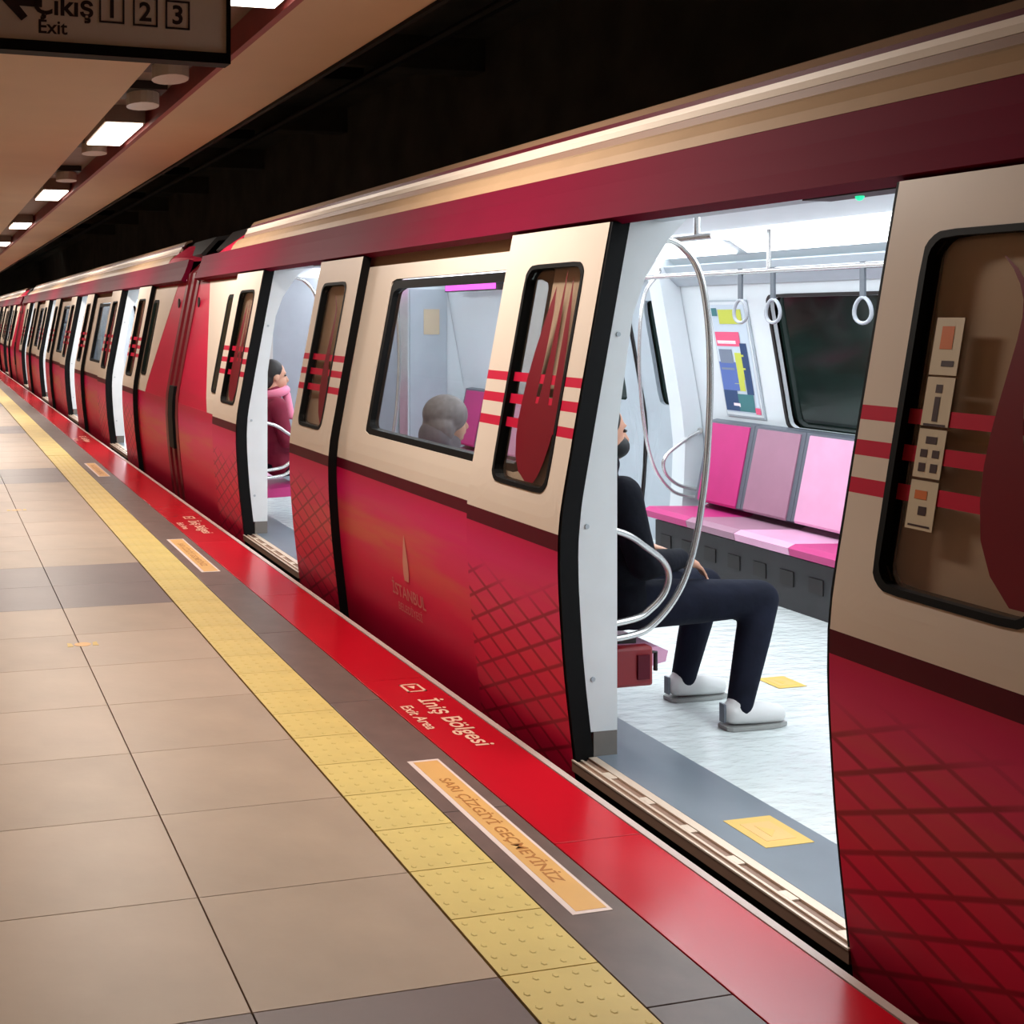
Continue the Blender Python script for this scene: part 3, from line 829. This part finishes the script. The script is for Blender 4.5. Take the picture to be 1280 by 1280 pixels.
def grab_loop(y, farside, label):
    X = (lambda x: x) if not farside else FARX
    LO_, LI_ = (LOOP_OUT, LOOP_IN) if not farside else ([(max(x, 2.72 if z > 1.7 else 2.405), z) for x, z in LOOP_OUT], [(max(x, 2.405), z) for x, z in LOOP_IN])
    t = empty('grab_rail', (XM, y, 0), label, 'handrail', 'looped grab rails at the bench ends')
    b = MB(); b.tube([Vector((X(p.x) - XM, 0, p.y)) for p in spline([Vector((x, z, 0)) for x, z in LO_], 6)], 0.012, 10)
    b.build('loop', M['rail'], t, smooth=True)
    b = MB(); b.tube([Vector((X(p.x) - XM, 0, p.y)) for p in spline([Vector((x, z, 0)) for x, z in LI_], 6)], 0.0125, 10)
    b.build('arm_bar', M['rail'], t, smooth=True)
    for x, z in (LO_[0], LO_[-1], LI_[0], LI_[-1]):
        b = MB(); xx = X(x) - XM; b.tube([(xx, 0, z), (xx + (0.014 if not farside else -0.014), 0, z)], 0.02, 10); b.build('flange', M['steel'], t)

def carriage(y0, y1, doors, near, label, lead):
    """y0..y1 body, door centres, lead: ends that show ('lo', 'hi')"""
    car = empty('metro_carriage', (XM, (y0 + y1) / 2, 0), label, 'train carriage', 'carriages of the red and cream metro train')
    L = (-XM, -(y0 + y1) / 2); LO = (-XM, -(y0 + y1) / 2, 0)
    sty = M['end_red']
    xs = [d for d in doors]
    for i, yc in enumerate(doors):
        lv = doorway(car, L, yc, near or yc < 20)
        if near and i == 0:
            for k, (za, zb) in enumerate(((1.06 + .385, 1.06 + .52), (1.325, 1.44), (1.205, 1.318), (1.085, 1.198))):
                ys = -0.205 - 0.0 ; sticker_on(lv[1], ys - 0.035, ys + 0.04, za, zb, k)
        if i + 1 < len(doors): window_bay(car, L, yc + HALF + 0.0, doors[i + 1] - HALF, near, (0.37, 2.02))
    # straight bands over the doors and along the roof
    def band(name, pts, m, t, a=y0, c=y1):
        b = MB(); b.ribbon(pts, a, c, t); return b.build(name, m, car, LO)
    lo_in = y0 + (1.0 if 'lo' in lead else 0); hi_in = y1 - (1.0 if 'hi' in lead else 0)
    band('cornice', [(2.396, 1.94), (2.425, 2.00), (2.455, 2.075), (2.475, 2.145)], M['crimson'], 0.05)
    band('roof_edge', [(2.478, 2.147), (2.50, 2.185), (2.535, 2.225), (2.565, 2.24)], M['roofband'], 0.03, lo_in, hi_in)
    band('roof_gutter', [(2.567, 2.236), (2.59, 2.24), (2.60, 2.275)], M['sillbrown'], 0.02, lo_in, hi_in)
    band('roof_rim', [(2.601, 2.277), (2.62, 2.305), (2.625, 2.325)], M['cream'], 0.02, lo_in, hi_in)
    band('roof_groove', [(2.626, 2.325), (2.65, 2.33), (2.655, 2.35)], M['maroon'], 0.02, lo_in, hi_in)
    band('roof_crest', [(2.656, 2.35), (2.68, 2.38), (2.74, 2.40)], M['roofcrest'], 0.02, lo_in, hi_in)
    b = MB(); b.ribbon([(2.60, 2.20), (2.76, 2.37), (3.2, 2.44), (XM, 2.46), (FARX(3.2), 2.44), (FARX(2.76), 2.37), (FARX(2.5), 2.10)], y0 + 0.02, y1 - 0.02, 0.04)
    b.build('roof', M['dark'], car, LO)
    # body ends
    for e in lead:
        yc = doors[0] - HALF if e == 'lo' else doors[-1] + HALF
        ye = y0 if e == 'lo' else y1
        s = -1 if e == 'lo' else 1
        yd = yc + s * 0.04
        top_in = yc + s * 1.83; bot_in = yc + s * 1.02
        zt, zb = 1.90, 0.90
        b = MB()
        skin_quad(b, [(yd, 0.80), (yc + s * 1.12, 0.80), (top_in, zt), (yd, zt)], BODY, 0.04, 6, 10); b.build('wall_panel', M['cream'], car, LO)
        b = MB(); skin_quad(b, [(yc + s * 0.85, 0.80), (ye, 0.80), (ye, 1.94), (yc + s * 0.85, 1.94)], BODY - 0.003, 0.04, 6, 10); b.build('end_panel', sty, car, LO)
        b = MB(); skin_quad(b, [(yd, zt), (top_in, zt), (top_in, 1.94), (yd, 1.94)], BODY - 0.02, 0.03, 2, 2); b.build('door_track', M['tan'], car, LO)
        b = MB(); skin_quad(b, [(yd, -0.4), (ye, -0.4), (ye, 0.80), (yd, 0.80)], BODY - 0.0005, 0.04, 2, 12); b.build('flank_panel', M['livery'], car, LO)
        w0, w1 = sorted((yc + s * 0.90, yc + s * 1.04)) if e == 'hi' else sorted((yc + s * 0.80, yc + s * 1.02))
        b = MB(); skin_fill(b, (w0, 1.0, w1, 1.74), 0.03, BODY + 0.004, 0.006); wf = b.build('slit_window', M['darkglass'], car, LO)
        b = MB(); skin_ring(b, (w0 - .03, 0.97, w1 + .03, 1.77), (w0, 1.0, w1, 1.74), 0.03, BODY + 0.006, 0.012, outer_round=0.05); b.build('window_gasket', M['black'], wf)
        # end wall and red end cap of the roof
        b = MB(); ya, yb = sorted((ye, ye - s * 1.0))
        X0 = [(2.478, 2.147), (2.52, 2.20), (2.60, 2.26), (2.70, 2.33)]
        g = [[(x + (k / 5) ** 2 * 0.10, ye - s * (1.0 - k / 5), z - (k / 5) ** 2 * (z - 2.12) * 0.75) for x, z in X0] for k in range(6)]
        b.quadgrid(g, 0); b.build('roof_end_cap', sty, car, LO)
        b = MB(); b.prism([(0.03 * math.cos(q * math.pi / 6), 0.045 * math.sin(q * math.pi / 6)) for q in range(12)], lambda p, t: (prof(1.72) - BODY - t, ye - s * 0.14 + p[0], 1.72 + p[1]), 0.0, 0.012)
        b.build('marker_lamp', M['dark'], car, LO)
        b = MB(); yi = ye - s * 0.10; ya, yb = sorted((yi, yi - s * 0.04))
        for fx_ in (lambda x: x, FARX):
            b.prism([(fx_(x), z) for x, z in ((3.05, 0), (2.40, 0), (2.36, .8), (2.41, 1.1), (2.49, 1.5), (2.56, 1.9), (2.60, 2.06), (3.05, 2.06))], lambda p, y: (p[0], y, p[1]), ya, yb)
        b.box(3.05, 4.35, ya, yb, 1.95, 2.06)
        ew = b.build('end_wall', M['wallwhite'], car, LO)
        b = MB(); b.box(3.05, 4.40, min(ya, yb) - 0.0, yb, 0.0, 1.95); b.build('gangway_curtain', M['curtain'], ew)
        b = MB(); yq = sorted((yi - s * 0.04, yi - s * 0.055)); b.box(4.46, 4.84, yq[0], yq[1], 0.15, 1.85); b.build('cabinet_door', M['intgrey'], ew)
        b = MB(); yq = sorted((yi - s * 0.056, yi - s * 0.06)); b.box(4.60, 4.76, yq[0], yq[1], 1.42, 1.66); b.build('notice', M['sticker'], ew)
        b = MB(); yq = sorted((yi - s * 0.04, yi - s * 0.07)); b.box(3.02, 3.10, yq[0], yq[1], 0, 1.98); b.box(4.35, 4.43, yq[0], yq[1], 0, 1.98); b.build('gangway_frame', M['steel'], ew)
    # interior shell
    b = MB(); b.box(2.36, 5.12, y0 + .05, y1 - .05, -0.06, 0.0); b.build('cabin_floor', M['carfloor'], car, LO)
    b = MB(); b.box(2.346, 2.655, y0 + .05, y1 - .05, -0.055, 0.0015); b.build('door_floor_strip', M['carstrip'], car, LO)
    b = MB(); b.box(2.40, 5.0, y0 + .05, y1 - .05, -0.5, -0.07); b.build('underframe', M['dark'], car, LO)
    cz = [(2.55, 1.98), (2.72, 2.06), (3.0, 2.075), (4.4, 2.075), (4.62, 2.05), (4.78, 1.96), (4.88, 1.86)]
    b = MB(); b.ribbon(cz, y0 + .06, y1 - .06, -0.02); b.build('cabin_ceiling', M['wallwhite'], car, LO)
    nl = max(2, round((y1 - y0) / 2.2))
    for i in range(nl):
        yc = y0 + (y1 - y0) * (i + 0.5) / nl; hl = (y1 - y0) / nl / 2 - 0.05
        b = MB(); b.prism([(4.40, 2.062), (4.62, 2.037), (4.745, 1.965), (4.75, 1.975), (4.63, 2.045), (4.40, 2.073)], lambda p, y: (p[0], y, p[1]), yc - hl, yc + hl)
        lt = b.build('cabin_lamp', M['cabinlamp'], car, LO)
        b = MB(); b.box(2.95, 3.25, yc - hl, yc + hl, 2.055, 2.068); b.build('cabin_lamp', M['cabinlamp'], car, LO)
        l = bpy.data.lights.new('cabin_light', 'AREA'); l.shape = 'RECTANGLE'; l.size = 0.5; l.size_y = hl * 2; l.energy = CABIN_W * (y1 - y0) / nl / 2.2; l.color = (0.90, 0.97, 1.0)
        lo = bpy.data.objects.new('cabin_light', l); COL.objects.link(lo); lo.parent = car; lo.location = (0.05, yc + L[1], 2.04)
    # far side: solid wall with windows and closed doors
    b_edges = []
    fy0 = y0 + .05
    prev = fy0
    for yc in doors: b_edges.append((prev, yc - HALF)); prev = yc + HALF
    b_edges.append((prev, y1 - .05))
    for a, c in b_edges:
        if c - a < 0.3: continue
        b = MB()
        if c - a > 2.5:
            wy = (a + 0.65, c - 0.93)
            skin_ring(b, (a, -0.02, c, 1.99), (wy[0], 0.925, wy[1], 1.70), 0.05, -0.14, 0.03, X=FARX)
            w_ = b.build('far_wall_panel', M['wallwhite'], car, LO)
            b = MB(); skin_fill(b, (wy[0], 0.925, wy[1], 1.70), 0.05, -0.115, 0.008, X=FARX); b.build('window_pane', M['darkglass'], w_)
            b = MB(); skin_ring(b, (wy[0] - .02, 0.905, wy[1] + .02, 1.72), (wy[0], 0.925, wy[1], 1.70), 0.05, -0.166, 0.012, X=FARX, outer_round=0.06); b.build('window_gasket', M['dark'], w_)
            b = MB(); b.ribbon([(FARX(2.55), 1.80), (FARX(2.62), 1.86), (FARX(2.65), 1.92)], a, c, -0.02); b.build('lining_trim', M['intgrey'], w_)
        else:
            skin_quad(b, [(a, -0.02), (c, -0.02), (c, 1.99), (a, 1.99)], -0.14, 0.03, 2, 8, X=FARX); b.build('far_wall_panel', M['wallwhite'], car, LO)
    for yc in doors:
        for s in (-1, 1):
            ya, yb = sorted((yc + s * 0.006, yc + s * HALF)); wa, wb = sorted((yc + s * 0.19, yc + s * 0.42))
            b = MB(); skin_ring(b, (ya, -0.02, yb, 1.99), (wa, 0.96, wb, 1.70), 0.05, -0.05, 0.03, X=FARX); d = b.build('far_door_leaf', M['intgrey'], car, LO)
            b = MB(); skin_fill(b, (wa, 0.96, wb, 1.70), 0.05, -0.03, 0.008, X=FARX); b.build('window_pane', M['darkglass'], d)
            b = MB(); skin_quad(b, [(ya if s > 0 else yb - .012, 0), (ya + .012 if s > 0 else yb, 0), (ya + .012 if s > 0 else yb, 1.96), (ya if s > 0 else yb - .012, 1.96)], -0.068, 0.02, 1, 8, X=FARX); b.build('seal', M['dark'], d)
            yj = yc + s * HALF; y2 = sorted((yj, yj + s * 0.13))
            b = MB(); skin_quad(b, [(y2[0], 0), (y2[1], 0), (y2[1], 1.96), (y2[0], 1.96)], -0.175, 0.14, 1, 8, X=FARX); b.build('door_pillar', M['wallwhite'], car, LO)
    return car

D1 = [3.065, 7.455]
def zmid(a): return a
c1 = carriage(-0.6, 10.32, [-1.325 + PITCH] + [7.455], True, 'red and cream metro carriage at the platform, open doors showing a seated man', ('hi',))
# plain wall bay on the camera side of the first doorway
L1 = (-XM, -(-0.6 + 10.32) / 2)
window_bay(c1, L1, -0.6, 3.065 - HALF, True, (0.25, 1.45))
c2 = carriage(10.88, 30.0, [13.725 + PITCH * i for i in range(4)], False, 'second carriage of the metro train, beyond the red carriage joint', ('lo', 'hi'))
c3 = carriage(30.56, 49.7, [33.40 + PITCH * i for i in range(4)], False, 'third metro carriage, tiny at the far end of the train', ('lo',))
def bellows(y, label):
    t = empty('gangway', (XM, y, 0), label, 'train gangway', 'gangways joining the carriages')
    for i in range(5):
        yy = -0.22 + 0.11 * i
        b = MB(); o = 0.05 + (0.03 if i % 2 else 0.0)
        P = [(prof(z) + o, z) for z in [-0.3 + 2.3 * k / 12 for k in range(13)]] + [(2.6, 2.12), (3.0, 2.25), (4.4, 2.25), (4.8, 2.12)] + [(FARX(prof(z) + o), z) for z in [2.0 - 2.3 * k / 6 for k in range(7)]]
        b.prism([(x - XM, z) for x, z in P], lambda p, q: (p[0], q, p[1]), yy - 0.05, yy + 0.05)
        b.build('bellows_fold', M['end_dark'], t)
    b = MB(); skin_quad(b, [(-0.11, 0.36), (0.09, 0.36), (0.09, 0.94), (-0.11, 0.94)], -0.035, 0.05, 1, 4); b.build('gap_slot', M['black'], t, (-XM, 0, 0))
bellows(10.60, 'dark red gangway with a black slot joining the two closest carriages')
bellows(30.28, 'tiny dark red gangway far along the train')

# ------------------------------------------------------------------ fittings inside the carriages
seat_bench(3.96, 6.51, 6, True, 'far bench of pink, mauve and magenta seats under the dark window', 'benches inside the train')
seat_bench(3.92, 6.62, 6, False, 'bench the dark clothed man sits on, backed against the platform side', 'benches inside the train')
seat_bench(8.30, 9.98, 4, True, 'far bench at the carriage end, beyond the second doorway', 'benches inside the train')
seat_bench(8.28, 9.98, 4, False, 'platform side bench at the carriage end where the wine coat passenger sits', 'benches inside the train')
grab_loop(3.772, False, 'large steel loop rail beside the open doorway, before the seated man')
grab_loop(6.70, False, 'steel loop rail at the far end of the man\'s bench, behind the window')
grab_loop(6.66, True, 'loop rail at the end of the pink and magenta bench')
grab_loop(8.16, False, 'loop rail just inside the second open doorway')
def handrail(x, y0, y1, z, label):
    t = empty('overhead_handrail', (x, (y0 + y1) / 2, z), label, 'handrail', 'overhead handrails')
    h = (y1 - y0) / 2
    b = MB(); b.tube([(0, -h, 0), (0, h, 0)], 0.015, 10); b.build('bar', M['rail'], t, smooth=True)
    for y in (-h + 0.1, 0, h - 0.1):
        b = MB(); b.tube([(0, y, 0.01), (0.0, y, (2.05 if x > 4 else 2.052) - z)], 0.012, 8); b.build('bracket', M['rail'], t)
handrail(4.35, 3.9, 6.6, 1.83, 'overhead handrail with hanging straps above the far bench')
handrail(2.98, 3.9, 6.6, 1.90, 'overhead handrail above the man\'s bench')
def strap(x, y, z, label):
    t = empty('hanging_strap', (x, y, z), label, 'hand strap', 'hand straps on the far handrail')
    b = MB(); b.box(-0.006, 0.006, -0.014, 0.014, -0.16, 0.018); b.build('webbing', M['strap'], t)
    b = MB(); b.tube([(0, 0.052 * math.sin(a) * (1 - 0.18 * math.cos(a)), -0.215 + 0.062 * math.cos(a)) for a in [2 * math.pi * i / 20 for i in range(20)]], 0.009, 8, closed=True)
    b.build('ring', M['ring'], t, smooth=True)
for y, lb in ((5.47, 'hand strap hanging in front of the poster'), (5.22, 'hand strap hanging between the poster and the dark window'), (4.62, 'hand strap hanging against the dark window'), (5.95, 'hand strap hanging between poster and loop rail')):
    if y < 5.9: strap(4.35, y, 1.83, lb)

def poster():
    t = empty('advert_poster', (5.0, 6.25, 1.32), 'colourful advert poster with a pink caption on the far wall', 'poster')
    X = lambda z: FARX(prof(z + 1.32) + 0.178) - 5.0
    h, w = 0.37, 0.175
    def plate(ya, yb, za, zb, o, name, m):
        b = MB(); g = [[(X(za + (zb - za) * i / 4) - o, y, za + (zb - za) * i / 4) for y in (ya, yb)] for i in range(5)]
        g2 = [[(p[0] + 0.004, p[1], p[2]) for p in r] for r in g]
        b.quadgrid(g); b.quadgrid(g2); b.quadgrid([g[0], g2[0]]); b.quadgrid([g[-1], g2[-1]]); b.quadgrid([[r[0] for r in g], [r[0] for r in g2]]); b.quadgrid([[r[1] for r in g], [r[1] for r in g2]])
        return b, m
    def add(name, mats, rects, o):
        b = MB()
        for ya, yb, za, zb, mi in rects:
            g = [[(X(za + (zb - za) * i / 4) - o, y, za + (zb - za) * i / 4) for y in (ya, yb)] for i in range(5)]; b.quadgrid(g, mi)
        return b.build(name, mats, t)
    b, m = plate(-w, w, -h, h, 0.0, '', 0); b.build('frame', M['intgrey'], t)
    b, m = plate(-w + .012, w - .012, -h + .012, h - .012, 0.005, '', 0); b.build('sheet', M['wallwhite'], t)
    def c(n, rgb): return mat('poster_' + n, rgb, 0.4)
    # seen from the seats, +y is the poster's left side
    add('backdrop', [c('sky', (196, 210, 222))], [(-0.15, 0.155, -0.34, 0.34, 0)], 0.0075)
    add('print', [c('blue', (88, 112, 176)), c('navy', (48, 72, 112)), c('lime', (196, 204, 84)), c('pink', (226, 92, 128)), c('pale', (240, 226, 232)), c('teal', (64, 120, 124)), c('grey', (120, 132, 150))], [
        (0.02, 0.14, -0.08, 0.06, 6), (0.0, 0.155, -0.20, -0.02, 0), (0.03, 0.155, -0.33, -0.20, 1), (-0.11, 0.03, -0.33, -0.22, 5), (-0.12, -0.06, -0.22, 0.10, 1),
        (-0.08, 0.0, -0.13, 0.04, 2), (-0.05, 0.04, -0.2, -0.13, 2), (-0.07, 0.15, 0.08, 0.17, 3), (-0.03, 0.14, 0.095, 0.115, 4), (-0.12, 0.09, 0.22, 0.31, 2), (0.1, 0.15, 0.27, 0.32, 5), (-0.155, -0.11, -0.34, -0.30, 3), (0.02, 0.08, -0.32, -0.28, 4)], 0.0105)
poster()
b = MB(); b.box(-0.06, 0.04, -0.5, 0.5, -0.05, 0.06)
dt = empty('route_display', (4.70, 9.35, 1.86), 'glowing pink display strip high on the far wall, seen through the window', 'display')
b = MB(); b.box(-0.03, 0.03, -0.5, 0.5, -0.045, 0.045); b.build('casing', M['dark'], dt)
b = MB(); b.box(-0.036, -0.031, -0.48, 0.48, -0.035, 0.035); b.build('screen', M['pink_led'], dt)
b = MB(); b.box(-0.48, 0.48, -0.037, -0.031, -0.035, 0.035)
# red box under the bench end, yellow stickers on the carriage floor
t = empty('extinguisher_box', (2.56, 3.86, 0.20), 'red box under the end of the bench beside the loop rail', 'box')
b = MB(); b.box(-0.11, 0.09, -0.055, -0.005, 0.0, 0.15); b.build('case', M['redbox'], t, bevel=0.012)
b = MB(); b.box(0.02, 0.07, -0.062, -0.0555, 0.03, 0.12); b.build('door_plate', M['maroon'], t)
b = MB(); b.tube([(0.09, -0.03, 0.12), (0.115, -0.03, 0.12), (0.115, -0.03, 0.05)], 0.008, 8); b.build('latch', M['dark'], t)
b = MB(); b.box(-0.05, 0.05, -0.004, 0.004, 0.15, 0.17); b.build('bracket', M['dark'], t)
def cab_sticker(x, y, a, w, h, label):
    t = empty('floor_sticker', (x, y, 0.0016), label, 'sticker', 'yellow stickers on the carriage floor')
    t.rotation_euler = (0, 0, a)
    b = MB(); b.box(-w, w, -h, h, 0, 0.0012); b.build('sheet', M['yellow_st'], t)
    b = MB(); b.box(-w * .62, w * .62, -h * .62, h * .62, 0.0012, 0.0018); b.build('panel', M['orange_st'], t)
    b = MB(); b.prism([(w * .3, 0), (-w * .2, h * .4), (-w * .2, -h * .4)], lambda p, z: (p[0], p[1], z), 0.0018, 0.0024); b.build('arrow', M['yellow_st'], t)
cab_sticker(2.515, 3.04, 0.0, 0.085, 0.095, 'yellow square sticker on the dark floor strip by the threshold')
cab_sticker(3.60, 4.27, 0.0, 0.07, 0.07, 'yellow sticker on the pale carriage floor beyond the man\'s shoes')

# emblem on the flank between the two doors
t = empty('flank_emblem', (XM, 5.2, 0), 'pale tulip emblem with small lettering on the red flank between the doors', 'emblem')
b = MB()
for o0, pts in ((0, [(-0.028, .30, 0.022), (-0.036, .34, 0.03), (-0.034, .39, 0.028), (-0.024, .44, 0.018), (-0.012, .49, 0.008), (-0.003, .525, 0.0)]),):
    skin_flat(b, [((-u, z), (-v, z)) for u, z, v in pts], BODY + 0.003)
b.build('tulip', mat('emblem_print', (222, 152, 134), 0.5), t, (-XM, 0, 0))
b = MB(); em = lambda u, v: (prof(v) - BODY - 0.003, -u, v)
add_text(b, 'İSTANBUL', 0.085, lambda u, v: em(u, 0.205 + v), bold=0.001); add_text(b, 'BELEDİYESİ', 0.055, lambda u, v: em(u, 0.135 + v))
b.build('lettering', mat('emblem_lettering', (212, 128, 122), 0.5), t, (-XM, 0, 0))

# ------------------------------------------------------------------ people
def fuse(mb, name, m, parent, voxel, smooth=4):
    """many overlapping forms become one continuous skin"""
    me = mb.mesh(name, [m]); o = bpy.data.objects.new(name, me); COL.objects.link(o)
    r = o.modifiers.new('r', 'REMESH'); r.mode = 'VOXEL'; r.voxel_size = voxel; r.use_smooth_shade = True
    sm = o.modifiers.new('s', 'SMOOTH'); sm.factor = 0.5; sm.iterations = smooth
    dg = bpy.context.evaluated_depsgraph_get()
    me2 = bpy.data.meshes.new_from_object(o.evaluated_get(dg)); me2.name = name
    bpy.data.objects.remove(o)
    me2.materials.clear(); me2.materials.append(m)
    return link(name, me2, parent)

def hand(b, w, f, s, down):
    """w wrist, f direction of the fingers, s thumb side, down: curl direction; palm, four bent fingers, thumb"""
    w, f, s, down = Vector(w), Vector(f).normalized(), Vector(s).normalized(), Vector(down).normalized()
    for k in (-1, 0, 1): b.limb([w, w + f * 0.085 + s * 0.022 * k], [0.024, 0.016])
    for k, ln in ((-0.030, 0.062), (-0.010, 0.074), (0.010, 0.080), (0.030, 0.072)):
        p0 = w + f * 0.078 + s * k; p1 = p0 + f * ln * 0.5 + down * 0.008; p2 = p1 + f * ln * 0.32 + down * 0.018; p3 = p2 + f * ln * 0.16 + down * 0.018
        b.limb([p0, p1, p2, p3], [0.0095, 0.0090, 0.0082, 0.0072], 8)
    p0 = w + f * 0.02 + s * 0.025; p1 = p0 + f * 0.035 + s * 0.028; p2 = p1 + f * 0.032 + s * 0.008 + down * 0.006
    b.limb([p0, p1, p2], [0.013, 0.011, 0.009], 8)

def person(origin, label, tops, legs, hair, big=0.0, shoes=True, mask=False, hood=False, scarf=None, yaw=0.0, sc=1.0):
    """seated, looking along +x; local origin on the floor below the hips"""
    t = empty('person', origin, label, 'person')
    t.rotation_euler = (0, 0, yaw); t.scale = (sc, sc, sc)
    hip = {s: Vector((0.03, s * 0.085, 0.455)) for s in (-1, 1)}
    knee = {-1: Vector((0.545, -0.175, 0.475)), 1: Vector((0.50, 0.10, 0.47))}
    ank = {-1: Vector((0.385, -0.255, 0.085)), 1: Vector((0.385, 0.085, 0.085))}
    sh = {s: Vector((-0.075, s * 0.185, 0.905)) for s in (-1, 1)}
    elb = {-1: Vector((-0.02, -0.235, 0.64)), 1: Vector((-0.02, 0.235, 0.64))}
    wr = {-1: Vector((0.215, -0.125, 0.635)), 1: Vector((0.215, 0.10, 0.64))}
    hd = Vector((-0.045, 0, 1.125))
    def torso(b, g):
        b.ball((0.0, 0, 0.47), (0.125 + g, 0.175 + g, 0.115 + g), 16, 10)
        b.ball((-0.03, 0, 0.62), (0.138 + g, 0.158 + g, 0.15 + g), 16, 10)
        b.ball((-0.07, 0, 0.78), (0.118 + g, 0.172 + g, 0.15 + g), 16, 10)
        b.ball((-0.08, 0, 0.90), (0.085 + g, 0.165 + g, 0.075 + g), 16, 10)
    def arms(b, g):
        for s in (-1, 1):
            b.limb([sh[s], (sh[s] + elb[s]) / 2, elb[s]], [0.062 + g, 0.052 + g, 0.045 + g])
            b.limb([elb[s], (elb[s] + wr[s]) / 2, wr[s]], [0.045 + g, 0.040 + g, 0.029 + g])
    def lg(b, g):
        for s in (-1, 1):
            b.limb([hip[s], hip[s].lerp(knee[s], .5), knee[s] - Vector((0.02, 0, 0))], [0.088 + g, 0.076 + g, 0.060 + g])
            b.limb([knee[s], knee[s].lerp(ank[s], .35), ank[s]], [0.057 + g, 0.053 + g, 0.036 + g])
    b = MB(); torso(b, 0); arms(b, 0); lg(b, 0)
    b.limb([Vector((-0.075, 0, 0.95)), Vector((-0.06, 0, 1.05))], [0.062, 0.055])
    b.ball(hd + Vector((-0.008, 0, 0.025)), (0.095, 0.076, 0.095), 20, 14)         # skull
    b.ball(hd + Vector((0.035, 0, -0.045)), (0.060, 0.058, 0.070), 16, 10)         # jaw and cheeks
    b.ball(hd + Vector((0.066, 0, -0.093)), (0.024, 0.026, 0.020), 10, 8)          # chin
    b.limb([hd + Vector((0.084, 0, 0.012)), hd + Vector((0.107, 0, -0.034))], [0.010, 0.015], 8)   # nose
    b.ball(hd + Vector((0.092, 0, -0.064)), (0.012, 0.026, 0.010), 10, 8)          # lips
    b.ball(hd + Vector((0.078, 0, 0.026)), (0.016, 0.052, 0.010), 10, 8)           # brow
    for s in (-1, 1): b.ball(hd + Vector((-0.004, s * 0.078, -0.012)), (0.020, 0.010, 0.030), 10, 8)   # ears
    for s in (-1, 1): hand(b, wr[s], (0.93, -s * 0.22, -0.3), (0.2, -s * 1.0, 0.1), (0.1, 0, -1))
    for s in (-1, 1): b.limb([ank[s], ank[s] + Vector((0.05, 0, -0.04)), ank[s] + Vector((0.14, 0, -0.045))], [0.036, 0.032, 0.028])
    fuse(b, 'body', M['skin'], t, 0.008, 2)
    b = MB(); torso(b, 0.016); arms(b, 0.012)
    b.limb([Vector((-0.075, 0, 0.955)), Vector((-0.05, 0, 1.0))], [0.082, 0.074])
    if hood: b.ball(hd + Vector((-0.085, 0, -0.085)), (0.085, 0.12, 0.10), 14, 10)
    fuse(b, 'jacket', tops, t, 0.012)
    b = MB(); lg(b, 0.012); b.ball((0.0, 0, 0.455), (0.142, 0.185, 0.10), 16, 10)
    fuse(b, 'trousers', legs, t, 0.012)
    if shoes:
        for s in (-1, 1):
            b = MB(); a = ank[s]
            b.limb([Vector((a.x - 0.03, a.y, 0.062)), Vector((a.x + 0.06, a.y, 0.058)), Vector((a.x + 0.165, a.y, 0.046))], [0.044, 0.045, 0.036])
            b.ball((a.x - 0.005, a.y, 0.095), (0.045, 0.042, 0.035))
            sh_ = fuse(b, 'shoe', M['sneaker'], t, 0.008)
            b = MB(); b.prism([(-0.074, -0.026), (-0.056, -0.038), (0.06, -0.042), (0.155, -0.038), (0.198, -0.020), (0.198, 0.016), (0.155, 0.036), (0.06, 0.040), (-0.056, 0.038), (-0.074, 0.026)],
                              lambda p, z: (a.x + p[0], a.y + p[1], z), 0.002, 0.016)
            b.build('sole', M['sole'], sh_)
            b = MB(); b.box(a.x - 0.0785, a.x - 0.070, a.y - 0.014, a.y + 0.014, 0.03, 0.10); b.build('heel_tab', M['shell'], sh_)
    b = MB(); b.ball(hd + Vector((-0.022, 0, 0.038)), (0.098 + big, 0.085 + big, 0.096 + big * .5), 18, 12); b.ball(hd + Vector((-0.06, 0, -0.03)), (0.055 + big, 0.074 + big * 1.6, 0.075 + big), 14, 10)
    fuse(b, 'hair', hair, t, 0.008)
    for s in (-1, 1):
        b = MB(); b.ball(hd + Vector((0.081, s * 0.030, 0.006)), (0.010, 0.013, 0.008), 10, 8); b.build('eye', M['eye'], t)
    if mask:
        b = MB(); b.ball(hd + Vector((0.052, 0, -0.058)), (0.064, 0.062, 0.052), 16, 10); fuse(b, 'face_mask', M['mask'], t, 0.008)
    if scarf:
        b = MB(); b.tube([(-0.04 + 0.085 * math.cos(a), 0.095 * math.sin(a), 1.0 + 0.02 * math.cos(a)) for a in [2 * math.pi * i / 18 for i in range(18)]], 0.035, 10, closed=True)
        b.limb([Vector((0.045, -0.03, 0.98)), Vector((0.075, -0.05, 0.82))], [0.034, 0.03])
        b.build('scarf', scarf, t, smooth=True)
    return t
person((2.66, 4.09, 0.0), 'seated man in navy jacket, dark jeans and white sneakers wearing a black face mask', M['jacket'], M['jeans'], M['hair'], mask=True)
person((2.67, 5.50, 0.0), 'seated grey haired passenger seen from behind through the window', M['greycoat'], M['jeans'], M['greyhair'], big=0.03, hood=True, sc=0.93)
person((2.675, 8.58, 0.0), 'seated passenger in a wine coat and pink scarf inside the second doorway', M['redcoat'], M['jeans'], M['hair'], scarf=M['pinkscarf'])
